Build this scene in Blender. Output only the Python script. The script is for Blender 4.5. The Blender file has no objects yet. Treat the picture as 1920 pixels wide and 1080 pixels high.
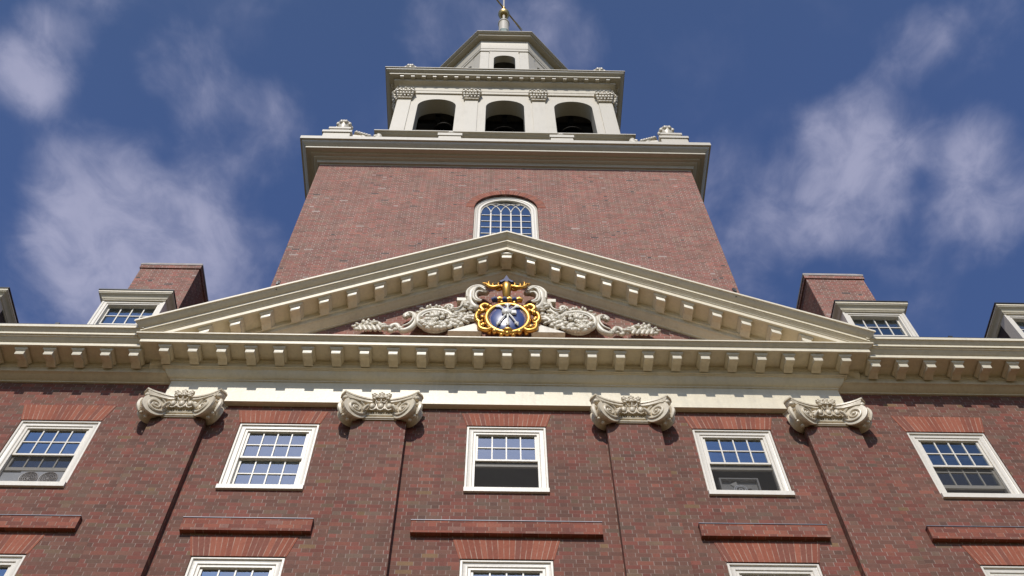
import bpy, bmesh, math, random
from mathutils import Vector, Matrix
R = math.radians
random.seed(7)
SC = bpy.context.scene
COL = SC.collection

# ------------------------------------------------------------------ camera
F_PX = 1905.99
YAW, PITCH, ROLL = 0.031938, 1.049967, -0.012071
cam_d = bpy.data.cameras.new('camera')
cam_d.sensor_width = 36.0
cam_d.lens = 36.0 * F_PX / 1920.0
cam_d.clip_end = 3000
cam = bpy.data.objects.new('camera', cam_d)
COL.objects.link(cam)
cy, sy, cp, sp, cr, sr = (math.cos(YAW), math.sin(YAW), math.cos(PITCH), math.sin(PITCH), math.cos(ROLL), math.sin(ROLL))
fw = Vector((sy * cp, cy * cp, sp)); r0 = Vector((cy, -sy, 0)); u0 = r0.cross(fw)
rt = cr * r0 + sr * u0; up = -sr * r0 + cr * u0
M4 = Matrix.Identity(4)
for i in range(3):
    M4[i][0], M4[i][1], M4[i][2] = rt[i], up[i], -fw[i]
M4.translation = (-0.2032, -10.0, 1.6)
cam.matrix_world = M4
SC.camera = cam

# ------------------------------------------------------------------ light
SUN_DIR = Vector((-0.15, -1.0, 0.93)).normalized()          # towards the sun
SUN_EL = math.asin(SUN_DIR.z)
SUN_AZ = math.atan2(SUN_DIR.x, SUN_DIR.y)                      # clockwise from +Y
sun_d = bpy.data.lights.new('sun', 'SUN')
sun_d.energy = 3.6; sun_d.angle = R(0.5); sun_d.color = (1.0, 0.955, 0.88)
sun = bpy.data.objects.new('sun', sun_d); COL.objects.link(sun)
sun.rotation_euler = SUN_DIR.to_track_quat('Z', 'Y').to_euler()
SC.view_settings.view_transform = 'Standard'
SC.view_settings.look = 'None'
SC.view_settings.exposure = 0.0
SC.view_settings.gamma = 1.0

# ------------------------------------------------------------------ node helpers
class NT:
    def __init__(s, tree): s.t = tree; s.n = tree.nodes; s.l = tree.links
    def new(s, typ, **kw):
        n = s.n.new(typ)
        for k, v in kw.items(): setattr(n, k, v)
        return n
    def inp(s, sock, v):
        if isinstance(v, bpy.types.NodeSocket): s.l.new(v, sock)
        else: sock.default_value = v
    def math(s, op, a, b=None, c=None, clamp=False):
        n = s.new('ShaderNodeMath', operation=op, use_clamp=clamp)
        s.inp(n.inputs[0], a)
        if b is not None: s.inp(n.inputs[1], b)
        if c is not None: s.inp(n.inputs[2], c)
        return n.outputs[0]
    def vmath(s, op, a, b=None):
        n = s.new('ShaderNodeVectorMath', operation=op)
        s.inp(n.inputs[0], a)
        if b is not None: s.inp(n.inputs[1], b)
        return n
    def mix(s, f, a, b, blend='MIX'):
        n = s.new('ShaderNodeMix', data_type='RGBA', blend_type=blend)
        s.inp(n.inputs[0], f); s.inp(n.inputs[6], a); s.inp(n.inputs[7], b)
        return n.outputs[2]
    def rng(s, v, a, b, c=0.0, d=1.0, smooth=True):
        n = s.new('ShaderNodeMapRange')
        n.interpolation_type = 'SMOOTHSTEP' if smooth else 'LINEAR'
        s.inp(n.inputs[0], v); s.inp(n.inputs[1], a); s.inp(n.inputs[2], b); s.inp(n.inputs[3], c); s.inp(n.inputs[4], d)
        return n.outputs[0]
    def noise(s, vec, scale, detail=3.0, rough=0.55, dist=0.0):
        n = s.new('ShaderNodeTexNoise')
        s.inp(n.inputs['Vector'], vec); n.inputs['Scale'].default_value = scale
        n.inputs['Detail'].default_value = detail; n.inputs['Roughness'].default_value = rough
        n.inputs['Distortion'].default_value = dist
        return n.outputs['Fac']
    def comb(s, x, y, z):
        n = s.new('ShaderNodeCombineXYZ')
        for i, v in enumerate((x, y, z)): s.inp(n.inputs[i], v)
        return n.outputs[0]
    def ramp(s, f, stops, const=False):
        n = s.new('ShaderNodeValToRGB'); e = n.color_ramp.elements
        n.color_ramp.interpolation = 'CONSTANT' if const else 'LINEAR'
        while len(e) < len(stops): e.new(0.5)
        for el, (p, c) in zip(e, stops): el.position = p; el.color = (*c, 1)
        s.inp(n.inputs[0], f)
        return n.outputs[0]

# ------------------------------------------------------------------ world
W = bpy.data.worlds.new('World'); SC.world = W; W.use_nodes = True
w = NT(W.node_tree); w.n.clear()
SKY_STR = 0.085
sky = w.new('ShaderNodeTexSky', sky_type='NISHITA')
sky.sun_disc = False; sky.sun_elevation = SUN_EL; sky.sun_rotation = SUN_AZ
sky.altitude = 0; sky.air_density = 1.0; sky.dust_density = 0.6; sky.ozone_density = 2.0
tcn = w.new('ShaderNodeTexCoord'); DIR = w.vmath('NORMALIZE', tcn.outputs['Generated']).outputs[0]
def px_dir(u, v):
    return ((u - 960) / F_PX * rt - (v - 540) / F_PX * up + fw).normalized()
# (direction, radius in degrees, weight): where the clouds stand, some added out of view
CLOUDS = [(px_dir(235, 410), 3.6, 1.0), (px_dir(160, 330), 2.4, .6), (px_dir(300, 480), 3.4, .7), (px_dir(110, 570), 3.0, .8), (px_dir(250, 560), 2.6, .5), (px_dir(70, 110), 2.1, 1.1), (px_dir(20, 150), 1.6, .45),
          (px_dir(330, 130), 2.0, .6), (px_dir(455, 255), 2.6, .75), (px_dir(560, 200), 1.9, .5), (px_dir(450, 500), 2.6, .85), (px_dir(130, 10), 1.8, .7),
          (px_dir(840, 30), 2.4, .75), (px_dir(1060, 75), 2.2, .85), (px_dir(1000, 30), 1.4, .4),
          (px_dir(1625, 240), 2.4, 1.0), (px_dir(1560, 340), 3.0, 1.0), (px_dir(1640, 400), 2.8, .7), (px_dir(1480, 410), 2.2, .6), (px_dir(1880, 330), 2.6, .85), (px_dir(1850, 410), 2.0, .5),
          (px_dir(1715, 75), 1.6, .55), (px_dir(1735, 100), 1.2, .3), (px_dir(1390, 500), 2.4, .6), (px_dir(1870, 50), 2.0, .5), (px_dir(1335, 330), 1.8, .3), (px_dir(1800, 250), 1.8, .4),
          (Vector((-.19, -.60, .78)), 7, 2.4), (Vector((.01, -.62, .78)), 6, 2.4), (Vector((-.75, -.5, .4)), 14, .5),  # the strong pair is added behind the camera to brighten the pane reflections
          (Vector((.75, -.4, .5)), 16, .5), (Vector((-.9, .2, .4)), 16, .5), (Vector((.9, .35, .3)), 16, .5), (Vector((.3, -.95, .2)), 12, .5)]
acc = None
for d, rad, wt in CLOUDS:
    d = d.normalized()
    dt = w.vmath('DOT_PRODUCT', DIR, tuple(d)).outputs['Value']
    g = w.rng(dt, math.cos(R(rad * 1.7)), math.cos(R(rad * 0.2)), 0.0, wt)
    acc = g if acc is None else w.math('ADD', acc, g)
# cloud sheet coordinates: direction projected on a plane overhead
sx = w.new('ShaderNodeSeparateXYZ'); w.inp(sx.inputs[0], DIR)
zz = w.math('MAXIMUM', sx.outputs[2], 0.08)
PX = w.math('DIVIDE', sx.outputs[0], zz); PY = w.math('DIVIDE', sx.outputs[1], zz)
a1 = w.math('ADD', w.math('MULTIPLY', PX, 1.0), w.math('MULTIPLY', PY, -0.12))
b1 = w.math('ADD', w.math('MULTIPLY', PX, 0.10), w.math('MULTIPLY', PY, 0.88))
P = w.comb(a1, b1, 0.0)
n_big = w.noise(P, 8.0, 5.0, 0.52, 0.2)
n_mid = w.noise(P, 17.0, 6.0, 0.58, 0.5)
n_st = w.noise(w.comb(w.math('MULTIPLY', a1, 1.25), w.math('MULTIPLY', b1, 0.85), 3.1), 10.0, 7.0, 0.60, 0.6)
tex = w.math('ADD', w.math('MULTIPLY', n_big, 0.62), w.math('ADD', w.math('MULTIPLY', n_mid, 0.20), w.math('MULTIPLY', n_st, 0.22)))
veil = w.math('MULTIPLY', w.rng(n_big, 0.50, 0.80), 0.07)
edge = w.math('MULTIPLY', w.math('SUBTRACT', tex, 0.56), 3.0)
soft = w.rng(w.math('ADD', w.math('MULTIPLY', acc, 0.85), edge), 0.08, 1.50)      # cloud edges broken by the noise
south = w.rng(w.vmath('DOT_PRODUCT', DIR, tuple(SUN_DIR)).outputs['Value'], 0.7, 0.9)
cm = w.math('MULTIPLY', soft, w.math('ADD', w.rng(n_mid, 0.32, 0.66, 0.58, 1.0), w.math('MULTIPLY', south, 0.5)))
cm = w.math('ADD', w.math('MULTIPLY', cm, 0.66), veil, clamp=True)
hs = w.new('ShaderNodeHueSaturation'); hs.inputs['Saturation'].default_value = 1.0; hs.inputs['Value'].default_value = 1.0
w.inp(hs.inputs['Color'], sky.outputs[0])
sdot = w.vmath('DOT_PRODUCT', DIR, tuple(SUN_DIR)).outputs['Value']
tcol = w.mix(w.rng(sdot, 0.25, 0.75), (.98, 1.06, 1.42, 1), (.86, .92, 1.0, 1))
tcol = w.mix(w.rng(sdot, 0.80, 0.985), tcol, (1.35, 1.72, 2.35, 1))      # unseen glow round the sun, added to brighten the window panes
tint = w.mix(1.0, hs.outputs[0], tcol, 'MULTIPLY')
TINT_NODE = tint.node
CLOUD_RAD = (0.50, 0.50, 0.66)
sd = w.vmath('DOT_PRODUCT', DIR, tuple(SUN_DIR)).outputs['Value']
glow = w.rng(sd, 0.45, 1.0, 1.0, 2.4)
cc_ = w.mix(1.0, tuple(c / SKY_STR for c in CLOUD_RAD) + (1,), w.comb(glow, glow, glow), 'MULTIPLY')
colr = w.mix(cm, tint, cc_)
bg = w.new('ShaderNodeBackground'); bg.inputs[1].default_value = SKY_STR; w.inp(bg.inputs[0], colr)
wo = w.new('ShaderNodeOutputWorld'); w.l.new(bg.outputs[0], wo.inputs[0])

# ------------------------------------------------------------------ materials
def mat(name):
    m = bpy.data.materials.new(name); m.use_nodes = True
    t = NT(m.node_tree); t.n.clear()
    o = t.new('ShaderNodeOutputMaterial'); b = t.new('ShaderNodeBsdfPrincipled')
    t.l.new(b.outputs[0], o.inputs[0])
    return m, t, b
def simple(name, col, rough=0.5, metal=0.0, var=0.08, scale=6.0, spec=0.5):
    m, t, b = mat(name)
    tc = t.new('ShaderNodeTexCoord')
    n = t.noise(tc.outputs['Object'], scale, 4.0, 0.6)
    k = t.rng(n, 0.3, 0.7, 1 - var, 1 + var, False)
    c = t.mix(1.0, (*col, 1), t.comb(k, k, k), 'MULTIPLY')
    t.inp(b.inputs['Base Color'], c)
    b.inputs['Roughness'].default_value = rough; b.inputs['Metallic'].default_value = metal
    b.inputs['Specular IOR Level'].default_value = spec
    return m
def trim_mat(name, col, grime, amount):
    m, t, b = mat(name)
    tc = t.new('ShaderNodeTexCoord').outputs['Object']
    n1 = t.noise(tc, 1.3, 5.0, 0.6)
    st = t.new('ShaderNodeMapping'); st.inputs['Scale'].default_value = (5.0, 5.0, 0.5); t.inp(st.inputs['Vector'], tc)
    n2 = t.noise(st.outputs[0], 2.0, 5.0, 0.65)
    n3 = t.noise(tc, 22.0, 3.0, 0.6)
    f = t.math('MULTIPLY', t.rng(t.math('ADD', t.math('MULTIPLY', n1, .5), t.math('MULTIPLY', n2, .5)), 0.45, 0.72), amount)
    c = t.mix(f, (*col, 1), (*grime, 1))
    k = t.rng(n3, 0.3, 0.7, 0.95, 1.04, False)
    c = t.mix(1.0, c, t.comb(k, k, k), 'MULTIPLY')
    t.inp(b.inputs['Base Color'], c)
    b.inputs['Roughness'].default_value = 0.42
    b.inputs['Specular IOR Level'].default_value = 0.5
    bp = t.new('ShaderNodeBump'); bp.inputs['Strength'].default_value = 0.12; bp.inputs['Distance'].default_value = 0.02
    t.inp(bp.inputs['Height'], n3); t.l.new(bp.outputs[0], b.inputs['Normal'])
    return m

BRICK_H, BRICK_L = 0.0745, 0.338
def brick_mat(name, tones, mortar, mortar_mix_h=0.55, joint=0.0115, offset=(0, 0)):
    """Flemish bond: stretcher and header alternate in each course."""
    m, t, b = mat(name)
    tc = t.new('ShaderNodeTexCoord').outputs['Object']
    s = t.new('ShaderNodeSeparateXYZ'); t.inp(s.inputs[0], tc)
    g = t.new('ShaderNodeNewGeometry'); gn = t.new('ShaderNodeSeparateXYZ'); t.inp(gn.inputs[0], g.outputs['True Normal'])
    side = t.math('GREATER_THAN', t.math('ABSOLUTE', gn.outputs[0]), 0.6)
    flat = t.math('GREATER_THAN', t.math('ABSOLUTE', gn.outputs[2]), 0.6)
    u = t.math('ADD', t.math('MULTIPLY', s.outputs[0], t.math('SUBTRACT', 1.0, side)), t.math('MULTIPLY', s.outputs[1], side))
    v = t.math('ADD', t.math('MULTIPLY', s.outputs[2], t.math('SUBTRACT', 1.0, flat)), t.math('MULTIPLY', s.outputs[1], flat))
    wob = t.noise(tc, 3.0, 2.0)
    v = t.math('ADD', v, t.math('MULTIPLY', wob, 0.012))
    v = t.math('ADD', v, offset[1]); u = t.math('ADD', u, 100.0 + offset[0])
    vr = t.math('DIVIDE', v, BRICK_H); row = t.math('FLOOR', vr); fv = t.math('FRACT', vr)
    rw = t.new('ShaderNodeTexWhiteNoise', noise_dimensions='1D'); t.inp(rw.inputs['W'], row)
    par = t.math('MULTIPLY', t.math('MODULO', row, 2.0), 0.5)
    ur = t.math('ADD', t.math('DIVIDE', u, BRICK_L), t.math('ADD', par, t.math('MULTIPLY', rw.outputs[0], 0.05)))
    cell = t.math('FLOOR', ur); ft = t.math('FRACT', ur)
    hd = t.math('GREATER_THAN', ft, 0.665)
    d1 = t.math('MINIMUM', ft, t.math('SUBTRACT', 1.0, ft))
    d2 = t.math('ABSOLUTE', t.math('SUBTRACT', ft, 0.665))
    du = t.math('MULTIPLY', t.math('MINIMUM', d1, d2), BRICK_L)
    dv = t.math('MULTIPLY', t.math('MINIMUM', fv, t.math('SUBTRACT', 1.0, fv)), BRICK_H)
    mu = t.math('LESS_THAN', du, joint * 0.5); mv = t.math('LESS_THAN', dv, joint * 0.32)
    ident = t.comb(t.math('ADD', t.math('MULTIPLY', cell, 2.0), hd), row, 0.37)
    wn = t.new('ShaderNodeTexWhiteNoise', noise_dimensions='3D'); t.inp(wn.inputs['Vector'], ident)
    base = t.ramp(wn.outputs[0], tones, True)
    sc = t.new('ShaderNodeSeparateColor'); t.inp(sc.inputs[0], wn.outputs['Color'])
    kv = t.rng(sc.outputs[1], 0, 1, 0.84, 1.15, False)
    fn = t.noise(tc, 38.0, 4.0, 0.65)
    kv = t.math('MULTIPLY', kv, t.rng(fn, 0.3, 0.7, 0.86, 1.12, False))
    mp_ = t.new('ShaderNodeMapping'); mp_.inputs['Scale'].default_value = (4.0, 4.0, 0.35); t.inp(mp_.inputs['Vector'], tc)
    kv = t.math('MULTIPLY', kv, t.rng(t.noise(mp_.outputs[0], 1.0, 5.0, 0.65), 0.32, 0.68, 0.90, 1.07, False))
    lg = t.noise(tc, 0.55, 4.0, 0.6)
    kv = t.math('MULTIPLY', kv, t.rng(lg, 0.3, 0.7, 0.90, 1.08, False))
    base = t.mix(1.0, base, t.comb(kv, kv, kv), 'MULTIPLY')
    mo = t.noise(tc, 5.0, 3.0)
    mcol = t.mix(t.rng(mo, .35, .65), (*[c * .78 for c in mortar], 1), (*mortar, 1))
    wv = t.rng(t.noise(tc, 1.7, 4.0, 0.7), 0.38, 0.62, 0.45, 1.0)
    fu = t.math('MULTIPLY', mu, wv); fh = t.math('MULTIPLY', mv, t.math('MULTIPLY', wv, mortar_mix_h))
    c = t.mix(t.math('MAXIMUM', fu, fh), base, mcol)
    t.inp(b.inputs['Base Color'], c)
    b.inputs['Roughness'].default_value = 0.8; b.inputs['Specular IOR Level'].default_value = 0.25
    hgt = t.math('SUBTRACT', t.math('ADD', 1.0, t.math('MULTIPLY', t.math('ADD', fn, sc.outputs[2]), 0.35)), t.math('MAXIMUM', mu, mv))
    bp = t.new('ShaderNodeBump'); bp.inputs['Strength'].default_value = 0.55; bp.inputs['Distance'].default_value = 0.008
    t.inp(bp.inputs['Height'], hgt); t.l.new(bp.outputs[0], b.inputs['Normal'])
    return m
TONES = [(0.0, (.180, .058, .046)), (.15, (.158, .072, .056)), (.33, (.215, .066, .052)), (.43, (.135, .068, .054)), (.60, (.172, .084, .064)),
         (.76, (.138, .086, .066)), (.86, (.240, .084, .060)), (.905, (.108, .066, .054)), (.945, (.150, .110, .074)), (.970, (.128, .100, .078)), (.988, (.205, .140, .070))]
TONES = [(p, (c[0] * 1.03 + .004, c[1] * .96 + .003, c[2] * .84 + .003)) for p, c in TONES]
MEAN = (.178, .076, .052)
TONES = [(p, tuple(a_ * .68 + b_ * .32 for a_, b_ in zip(c, MEAN))) for p, c in TONES]
BRICK = brick_mat('red_brick', TONES, (.33, .245, .20), 0.40, 0.0105)
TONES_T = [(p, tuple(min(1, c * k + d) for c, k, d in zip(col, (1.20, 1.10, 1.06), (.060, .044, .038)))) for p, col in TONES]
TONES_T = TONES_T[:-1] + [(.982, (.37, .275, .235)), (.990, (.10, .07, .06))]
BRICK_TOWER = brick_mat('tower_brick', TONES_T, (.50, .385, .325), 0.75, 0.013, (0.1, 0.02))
TONES_R = [(0.0, (.255, .078, .048)), (.35, (.205, .068, .046)), (.7, (.28, .095, .058)), (.88, (.24, .115, .085))]
BRICK_BAND = brick_mat('rubbed_brick', TONES_R, (.36, .24, .18), 0.35, 0.010)

def voussoir_mat(name, radial=False):
    """Fanned rubbed bricks; the object's origin is where the fan starts from."""
    m, t, b = mat(name)
    tc = t.new('ShaderNodeTexCoord').outputs['Object']
    s = t.new('ShaderNodeSeparateXYZ'); t.inp(s.inputs[0], tc)
    if radial:
        ang = t.math('ARCTAN2', s.outputs[0], s.outputs[2]); q = t.math('MULTIPLY', ang, 13.0)
    else:
        q = t.math('DIVIDE', t.math('DIVIDE', s.outputs[0], t.math('ADD', 1.0, t.math('MULTIPLY', s.outputs[2], 0.42))), 0.072)
    q = t.math('ADD', q, 200.5)
    cell = t.math('FLOOR', q); fr = t.math('FRACT', q)
    wn = t.new('ShaderNodeTexWhiteNoise', noise_dimensions='2D')
    oi = t.new('ShaderNodeObjectInfo')
    t.inp(wn.inputs['Vector'], t.comb(cell, t.math('MULTIPLY', oi.outputs['Random'], 40.0), 0))
    base = t.ramp(wn.outputs[0], [(0, (.285, .086, .048)), (.3, (.245, .074, .043)), (.55, (.31, .100, .058)), (.8, (.215, .074, .048))], True)
    fn = t.noise(tc, 30.0, 4.0, 0.65); k = t.rng(fn, .3, .7, .85, 1.12, False)
    base = t.mix(1.0, base, t.comb(k, k, k), 'MULTIPLY')
    dm = t.math('MINIMUM', fr, t.math('SUBTRACT', 1.0, fr))
    f = t.math('MULTIPLY', t.math('LESS_THAN', dm, 0.075), t.rng(t.noise(tc, 6.0, 3.0), .38, .62, .15, .8))
    t.inp(b.inputs['Base Color'], t.mix(f, base, (.42, .285, .21, 1)))
    b.inputs['Roughness'].default_value = 0.8; b.inputs['Specular IOR Level'].default_value = 0.25
    return m
VOUSS = voussoir_mat('jack_arch_brick'); VOUSS_R = voussoir_mat('round_arch_brick', True)

TRIM = trim_mat('cream_paint', (.74, .655, .485), (.50, .44, .33), 0.50)
TRIM_B = trim_mat('belfry_paint', (.565, .510, .405), (.42, .37, .28), 0.45)
WINPAINT = trim_mat('window_paint', (.72, .66, .56), (.52, .46, .36), 0.35)
STONE = trim_mat('carved_stone', (.68, .59, .44), (.27, .205, .12), 0.72)
CARVE = trim_mat('carved_white_paint', (.69, .625, .50), (.30, .25, .18), 0.85)
GOLD = simple('gilding', (.66, .36, .085), 0.40, 1.0, 0.12, 14)
GOLD_OLD = simple('weathered_gilding', (.55, .40, .16), 0.38, 0.9, 0.2, 9)
BLUE = simple('blue_enamel', (.038, .060, .185), 0.30, 0.0, 0.06, 8, 0.7)
NAVY = simple('navy_paint', (.020, .030, .115), 0.6)
WHITE = simple('white_enamel', (.72, .70, .64), 0.4)
PLASTIC = simple('grey_white_plastic', (.74, .74, .75), 0.45)
GRILLE = simple('fan_grille', (.24, .21, .19), 0.5, 0, 0.15, 40)
DARKFAN = simple('dim_plastic', (.34, .33, .31), 0.5)
BLACK = simple('black_metal', (.012, .012, .013), 0.45)
LEAD = simple('lead_flashing', (.21, .21, .24), 0.5, 0.3, 0.15, 5)
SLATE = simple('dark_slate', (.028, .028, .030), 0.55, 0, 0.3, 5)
COPPER = simple('green_copper', (.10, .14, .12), 0.6, 0.2, 0.2, 5)
BRONZE = simple('dark_bronze', (.035, .030, .024), 0.45, 0.6, 0.25, 4)
TIMBER = simple('belfry_timber', (.10, .088, .072), 0.8, 0, 0.25, 3)
PLASTER = simple('room_plaster', (.66, .62, .56), 0.9, 0, 0.1, 2)
CURTAIN = simple('white_curtain', (.68, .67, .66), 0.9, 0, 0.1, 3)
WASH = simple('cement_wash', (.36, .32, .29), 0.9, 0, 0.2, 4)

def glass_mat():
    m = bpy.data.materials.new('window_glass'); m.use_nodes = True
    t = NT(m.node_tree); t.n.clear()
    o = t.new('ShaderNodeOutputMaterial'); tr = t.new('ShaderNodeBsdfTransparent'); gl = t.new('ShaderNodeBsdfGlossy'); mx = t.new('ShaderNodeMixShader')
    tr.inputs[0].default_value = (.80, .83, .84, 1); gl.inputs['Roughness'].default_value = 0.01
    gl.inputs[0].default_value = (.78, .90, 1, 1)
    fr = t.new('ShaderNodeFresnel'); fr.inputs[0].default_value = 3.3
    tc = t.new('ShaderNodeTexCoord').outputs['Object']
    bp = t.new('ShaderNodeBump'); bp.inputs['Strength'].default_value = 0.25; bp.inputs['Distance'].default_value = 0.01
    t.inp(bp.inputs['Height'], t.noise(tc, 3.0, 2.0)); t.l.new(bp.outputs[0], gl.inputs['Normal'])
    t.l.new(fr.outputs[0], mx.inputs[0]); t.l.new(tr.outputs[0], mx.inputs[1]); t.l.new(gl.outputs[0], mx.inputs[2]); t.l.new(mx.outputs[0], o.inputs[0])
    return m
GLASS = glass_mat()

def screen_mat():
    m = bpy.data.materials.new('insect_screen'); m.use_nodes = True
    t = NT(m.node_tree); t.n.clear()
    o = t.new('ShaderNodeOutputMaterial'); tr = t.new('ShaderNodeBsdfTransparent'); df = t.new('ShaderNodeBsdfDiffuse'); mx = t.new('ShaderNodeMixShader')
    df.inputs[0].default_value = (.055, .052, .050, 1); mx.inputs[0].default_value = .50
    t.l.new(tr.outputs[0], mx.inputs[1]); t.l.new(df.outputs[0], mx.inputs[2]); t.l.new(mx.outputs[0], o.inputs[0])
    return m
SCREEN = screen_mat()
def ground_mat():
    m, t, b = mat('lawn_and_gravel')
    tc = t.new('ShaderNodeTexCoord').outputs['Object']
    n = t.noise(tc, 0.12, 5.0, 0.6); n2 = t.noise(tc, 9.0, 5.0, 0.7)
    g = t.mix(n2, (.026, .026, .003, 1), (.048, .038, .005, 1))
    c = t.mix(t.rng(n, .40, .56), (.110, .078, .020, 1), g)
    t.inp(b.inputs['Base Color'], c); b.inputs['Roughness'].default_value = 0.9
    return m
GROUND = ground_mat()
PAVING = simple('court_paving', (.110, .073, .020), 0.85, 0, 0.15, 1.5)

# ------------------------------------------------------------------ mesh helpers
class MB:
    def __init__(s): s.v = []; s.f = []
    def add(s, vs, fs):
        k = len(s.v); s.v += [tuple(p) for p in vs]; s.f += [tuple(i + k for i in f) for f in fs]
        return s
    def quad(s, a, b, c, d): return s.add([a, b, c, d], [(0, 1, 2, 3)])
    def box(s, x0, x1, y0, y1, z0, z1):
        return s.add([(x0, y0, z0), (x1, y0, z0), (x1, y1, z0), (x0, y1, z0), (x0, y0, z1), (x1, y0, z1), (x1, y1, z1), (x0, y1, z1)],
                     [(0, 3, 2, 1), (4, 5, 6, 7), (0, 1, 5, 4), (1, 2, 6, 5), (2, 3, 7, 6), (3, 0, 4, 7)])
    def cbox(s, x0, x1, y0, y1, z0, z1, c=.004):
        """box with chamfered edges (front, y0 side, and ends)"""
        bm = bmesh.new(); bmesh.ops.create_cube(bm, size=1)
        for v in bm.verts:
            v.co = ((x0 + x1) / 2 + v.co.x * (x1 - x0), (y0 + y1) / 2 + v.co.y * (y1 - y0), (z0 + z1) / 2 + v.co.z * (z1 - z0))
        bmesh.ops.bevel(bm, geom=bm.edges[:], offset=c, segments=2, affect='EDGES')
        bm.verts.index_update()
        s.add([v.co[:] for v in bm.verts], [[v.index for v in f.verts] for f in bm.faces]); bm.free(); return s
    def prism(s, poly, f0, f1):
        """poly: 2-d points; f0/f1 map a 2-d point to 3-d for the two ends"""
        n = len(poly)
        vs = [f0(p) for p in poly] + [f1(p) for p in poly]
        fs = [tuple(range(n)), tuple(range(2 * n - 1, n - 1, -1))] + [(i, (i + 1) % n, n + (i + 1) % n, n + i) for i in range(n)]
        return s.add(vs, fs)
    def lathe(s, prof, c=(0, 0, 0), n=24, phase=0.0):
        vs = []; m = len(prof)
        for i in range(n):
            a = phase + 2 * math.pi * i / n
            vs += [(c[0] + r * math.cos(a), c[1] + r * math.sin(a), c[2] + z) for r, z in prof]
        fs = [(i * m + j, ((i + 1) % n) * m + j, ((i + 1) % n) * m + j + 1, i * m + j + 1) for i in range(n) for j in range(m - 1)]
        return s.add(vs, fs)
    def ell(s, c, r, n=12, m=8, rot=None):
        vs = []; fs = []
        for j in range(m + 1):
            ph = math.pi * j / m
            for i in range(n):
                a = 2 * math.pi * i / n
                p = Vector((r[0] * math.sin(ph) * math.cos(a), r[1] * math.sin(ph) * math.sin(a), r[2] * math.cos(ph)))
                if rot: p = rot @ p
                vs.append((c[0] + p.x, c[1] + p.y, c[2] + p.z))
        for j in range(m):
            for i in range(n): fs.append((j * n + i, (j + 1) * n + i, (j + 1) * n + (i + 1) % n, j * n + (i + 1) % n))
        return s.add(vs, fs)
    def tube(s, pts, rad, n=8, flat=1.0, updir=(0, -1, 0)):
        pts = [Vector(p) for p in pts]; m = len(pts)
        if not isinstance(rad, (list, tuple)): rad = [rad] * m
        U = Vector(updir); vs = []
        for k, p in enumerate(pts):
            t = (pts[min(k + 1, m - 1)] - pts[max(k - 1, 0)]).normalized()
            a = t.cross(U)
            if a.length < 1e-4: a = t.cross(Vector((1, 0, 0.3)))
            a.normalize(); b2 = a.cross(t).normalized()
            for i in range(n):
                th = 2 * math.pi * i / n
                vs.append(p + a * (rad[k] * math.cos(th)) + b2 * (rad[k] * flat * math.sin(th)))
        fs = [(k * n + i, k * n + (i + 1) % n, (k + 1) * n + (i + 1) % n, (k + 1) * n + i) for k in range(m - 1) for i in range(n)]
        fs += [tuple(range(n)), tuple(range(m * n - 1, (m - 1) * n - 1, -1))]
        return s.add(vs, fs)
    def sweep(s, path, prof, closed=False):
        """path: (x, y) counter-clockwise seen from above for outward = right of travel; prof: (offset outward, z)"""
        n = len(path); P2 = [Vector(p) for p in path]; vs = []
        for i in range(n):
            def nrm(a, b2):
                d = (b2 - a).normalized(); return Vector((d.y, -d.x))
            if closed or 0 < i < n - 1:
                n1 = nrm(P2[i - 1], P2[i]); n2 = nrm(P2[i], P2[(i + 1) % n]); mt = (n1 + n2) / (1 + n1.dot(n2))
            elif i == 0: mt = nrm(P2[0], P2[1])
            else: mt = nrm(P2[-2], P2[-1])
            for o, z in prof: q = P2[i] + mt * o; vs.append((q.x, q.y, z))
        m = len(prof); cnt = n if closed else n - 1
        fs = [(i * m + j, ((i + 1) % n) * m + j, ((i + 1) % n) * m + j + 1, i * m + j + 1) for i in range(cnt) for j in range(m - 1)]
        return s.add(vs, fs)
    def merge(s, o, M=None):
        vs = [tuple(M @ Vector(p)) for p in o.v] if M else o.v
        return s.add(vs, o.f)
    def obj(s, name, m, parent=None, loc=(0, 0, 0), smooth=None, label=None, recalc=True):
        me = bpy.data.meshes.new(name); me.from_pydata(s.v, [], s.f)
        bm = bmesh.new(); bm.from_mesh(me)
        bmesh.ops.remove_doubles(bm, verts=bm.verts[:], dist=1e-5)
        if recalc: bmesh.ops.recalc_face_normals(bm, faces=bm.faces[:])
        bm.to_mesh(me); bm.free()
        if smooth is not None:
            me.polygons.foreach_set('use_smooth', [True] * len(me.polygons)); me.set_sharp_from_angle(angle=R(smooth))
        me.materials.append(m)
        o = bpy.data.objects.new(name, me); COL.objects.link(o); o.location = loc
        if parent: o.parent = parent
        if label: o['label'] = label
        return o
def empty(name, loc, label, cat, group=None):
    o = bpy.data.objects.new(name, None); COL.objects.link(o); o.location = loc; o.empty_display_size = 0.3
    o['label'] = label; o['category'] = cat
    if group: o['group'] = group
    return o
def dup(o, parent, loc=None, rot=None):
    c = o.copy(); COL.objects.link(c); c.parent = parent
    if loc is not None: c.location = loc
    if rot is not None: c.rotation_euler = rot
    for ch in list(o.children): dup(ch, c)
    return c
def spiral(r0, turns, n=40, decay=0.72, start=math.pi / 2, sgn=1):
    out = []
    for i in range(n):
        th = turns * 2 * math.pi * i / (n - 1); r = r0 * math.exp(-decay * th / (2 * math.pi) * 1.35)
        out.append((r * math.cos(start + sgn * th), r * math.sin(start + sgn * th)))
    return out
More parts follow.
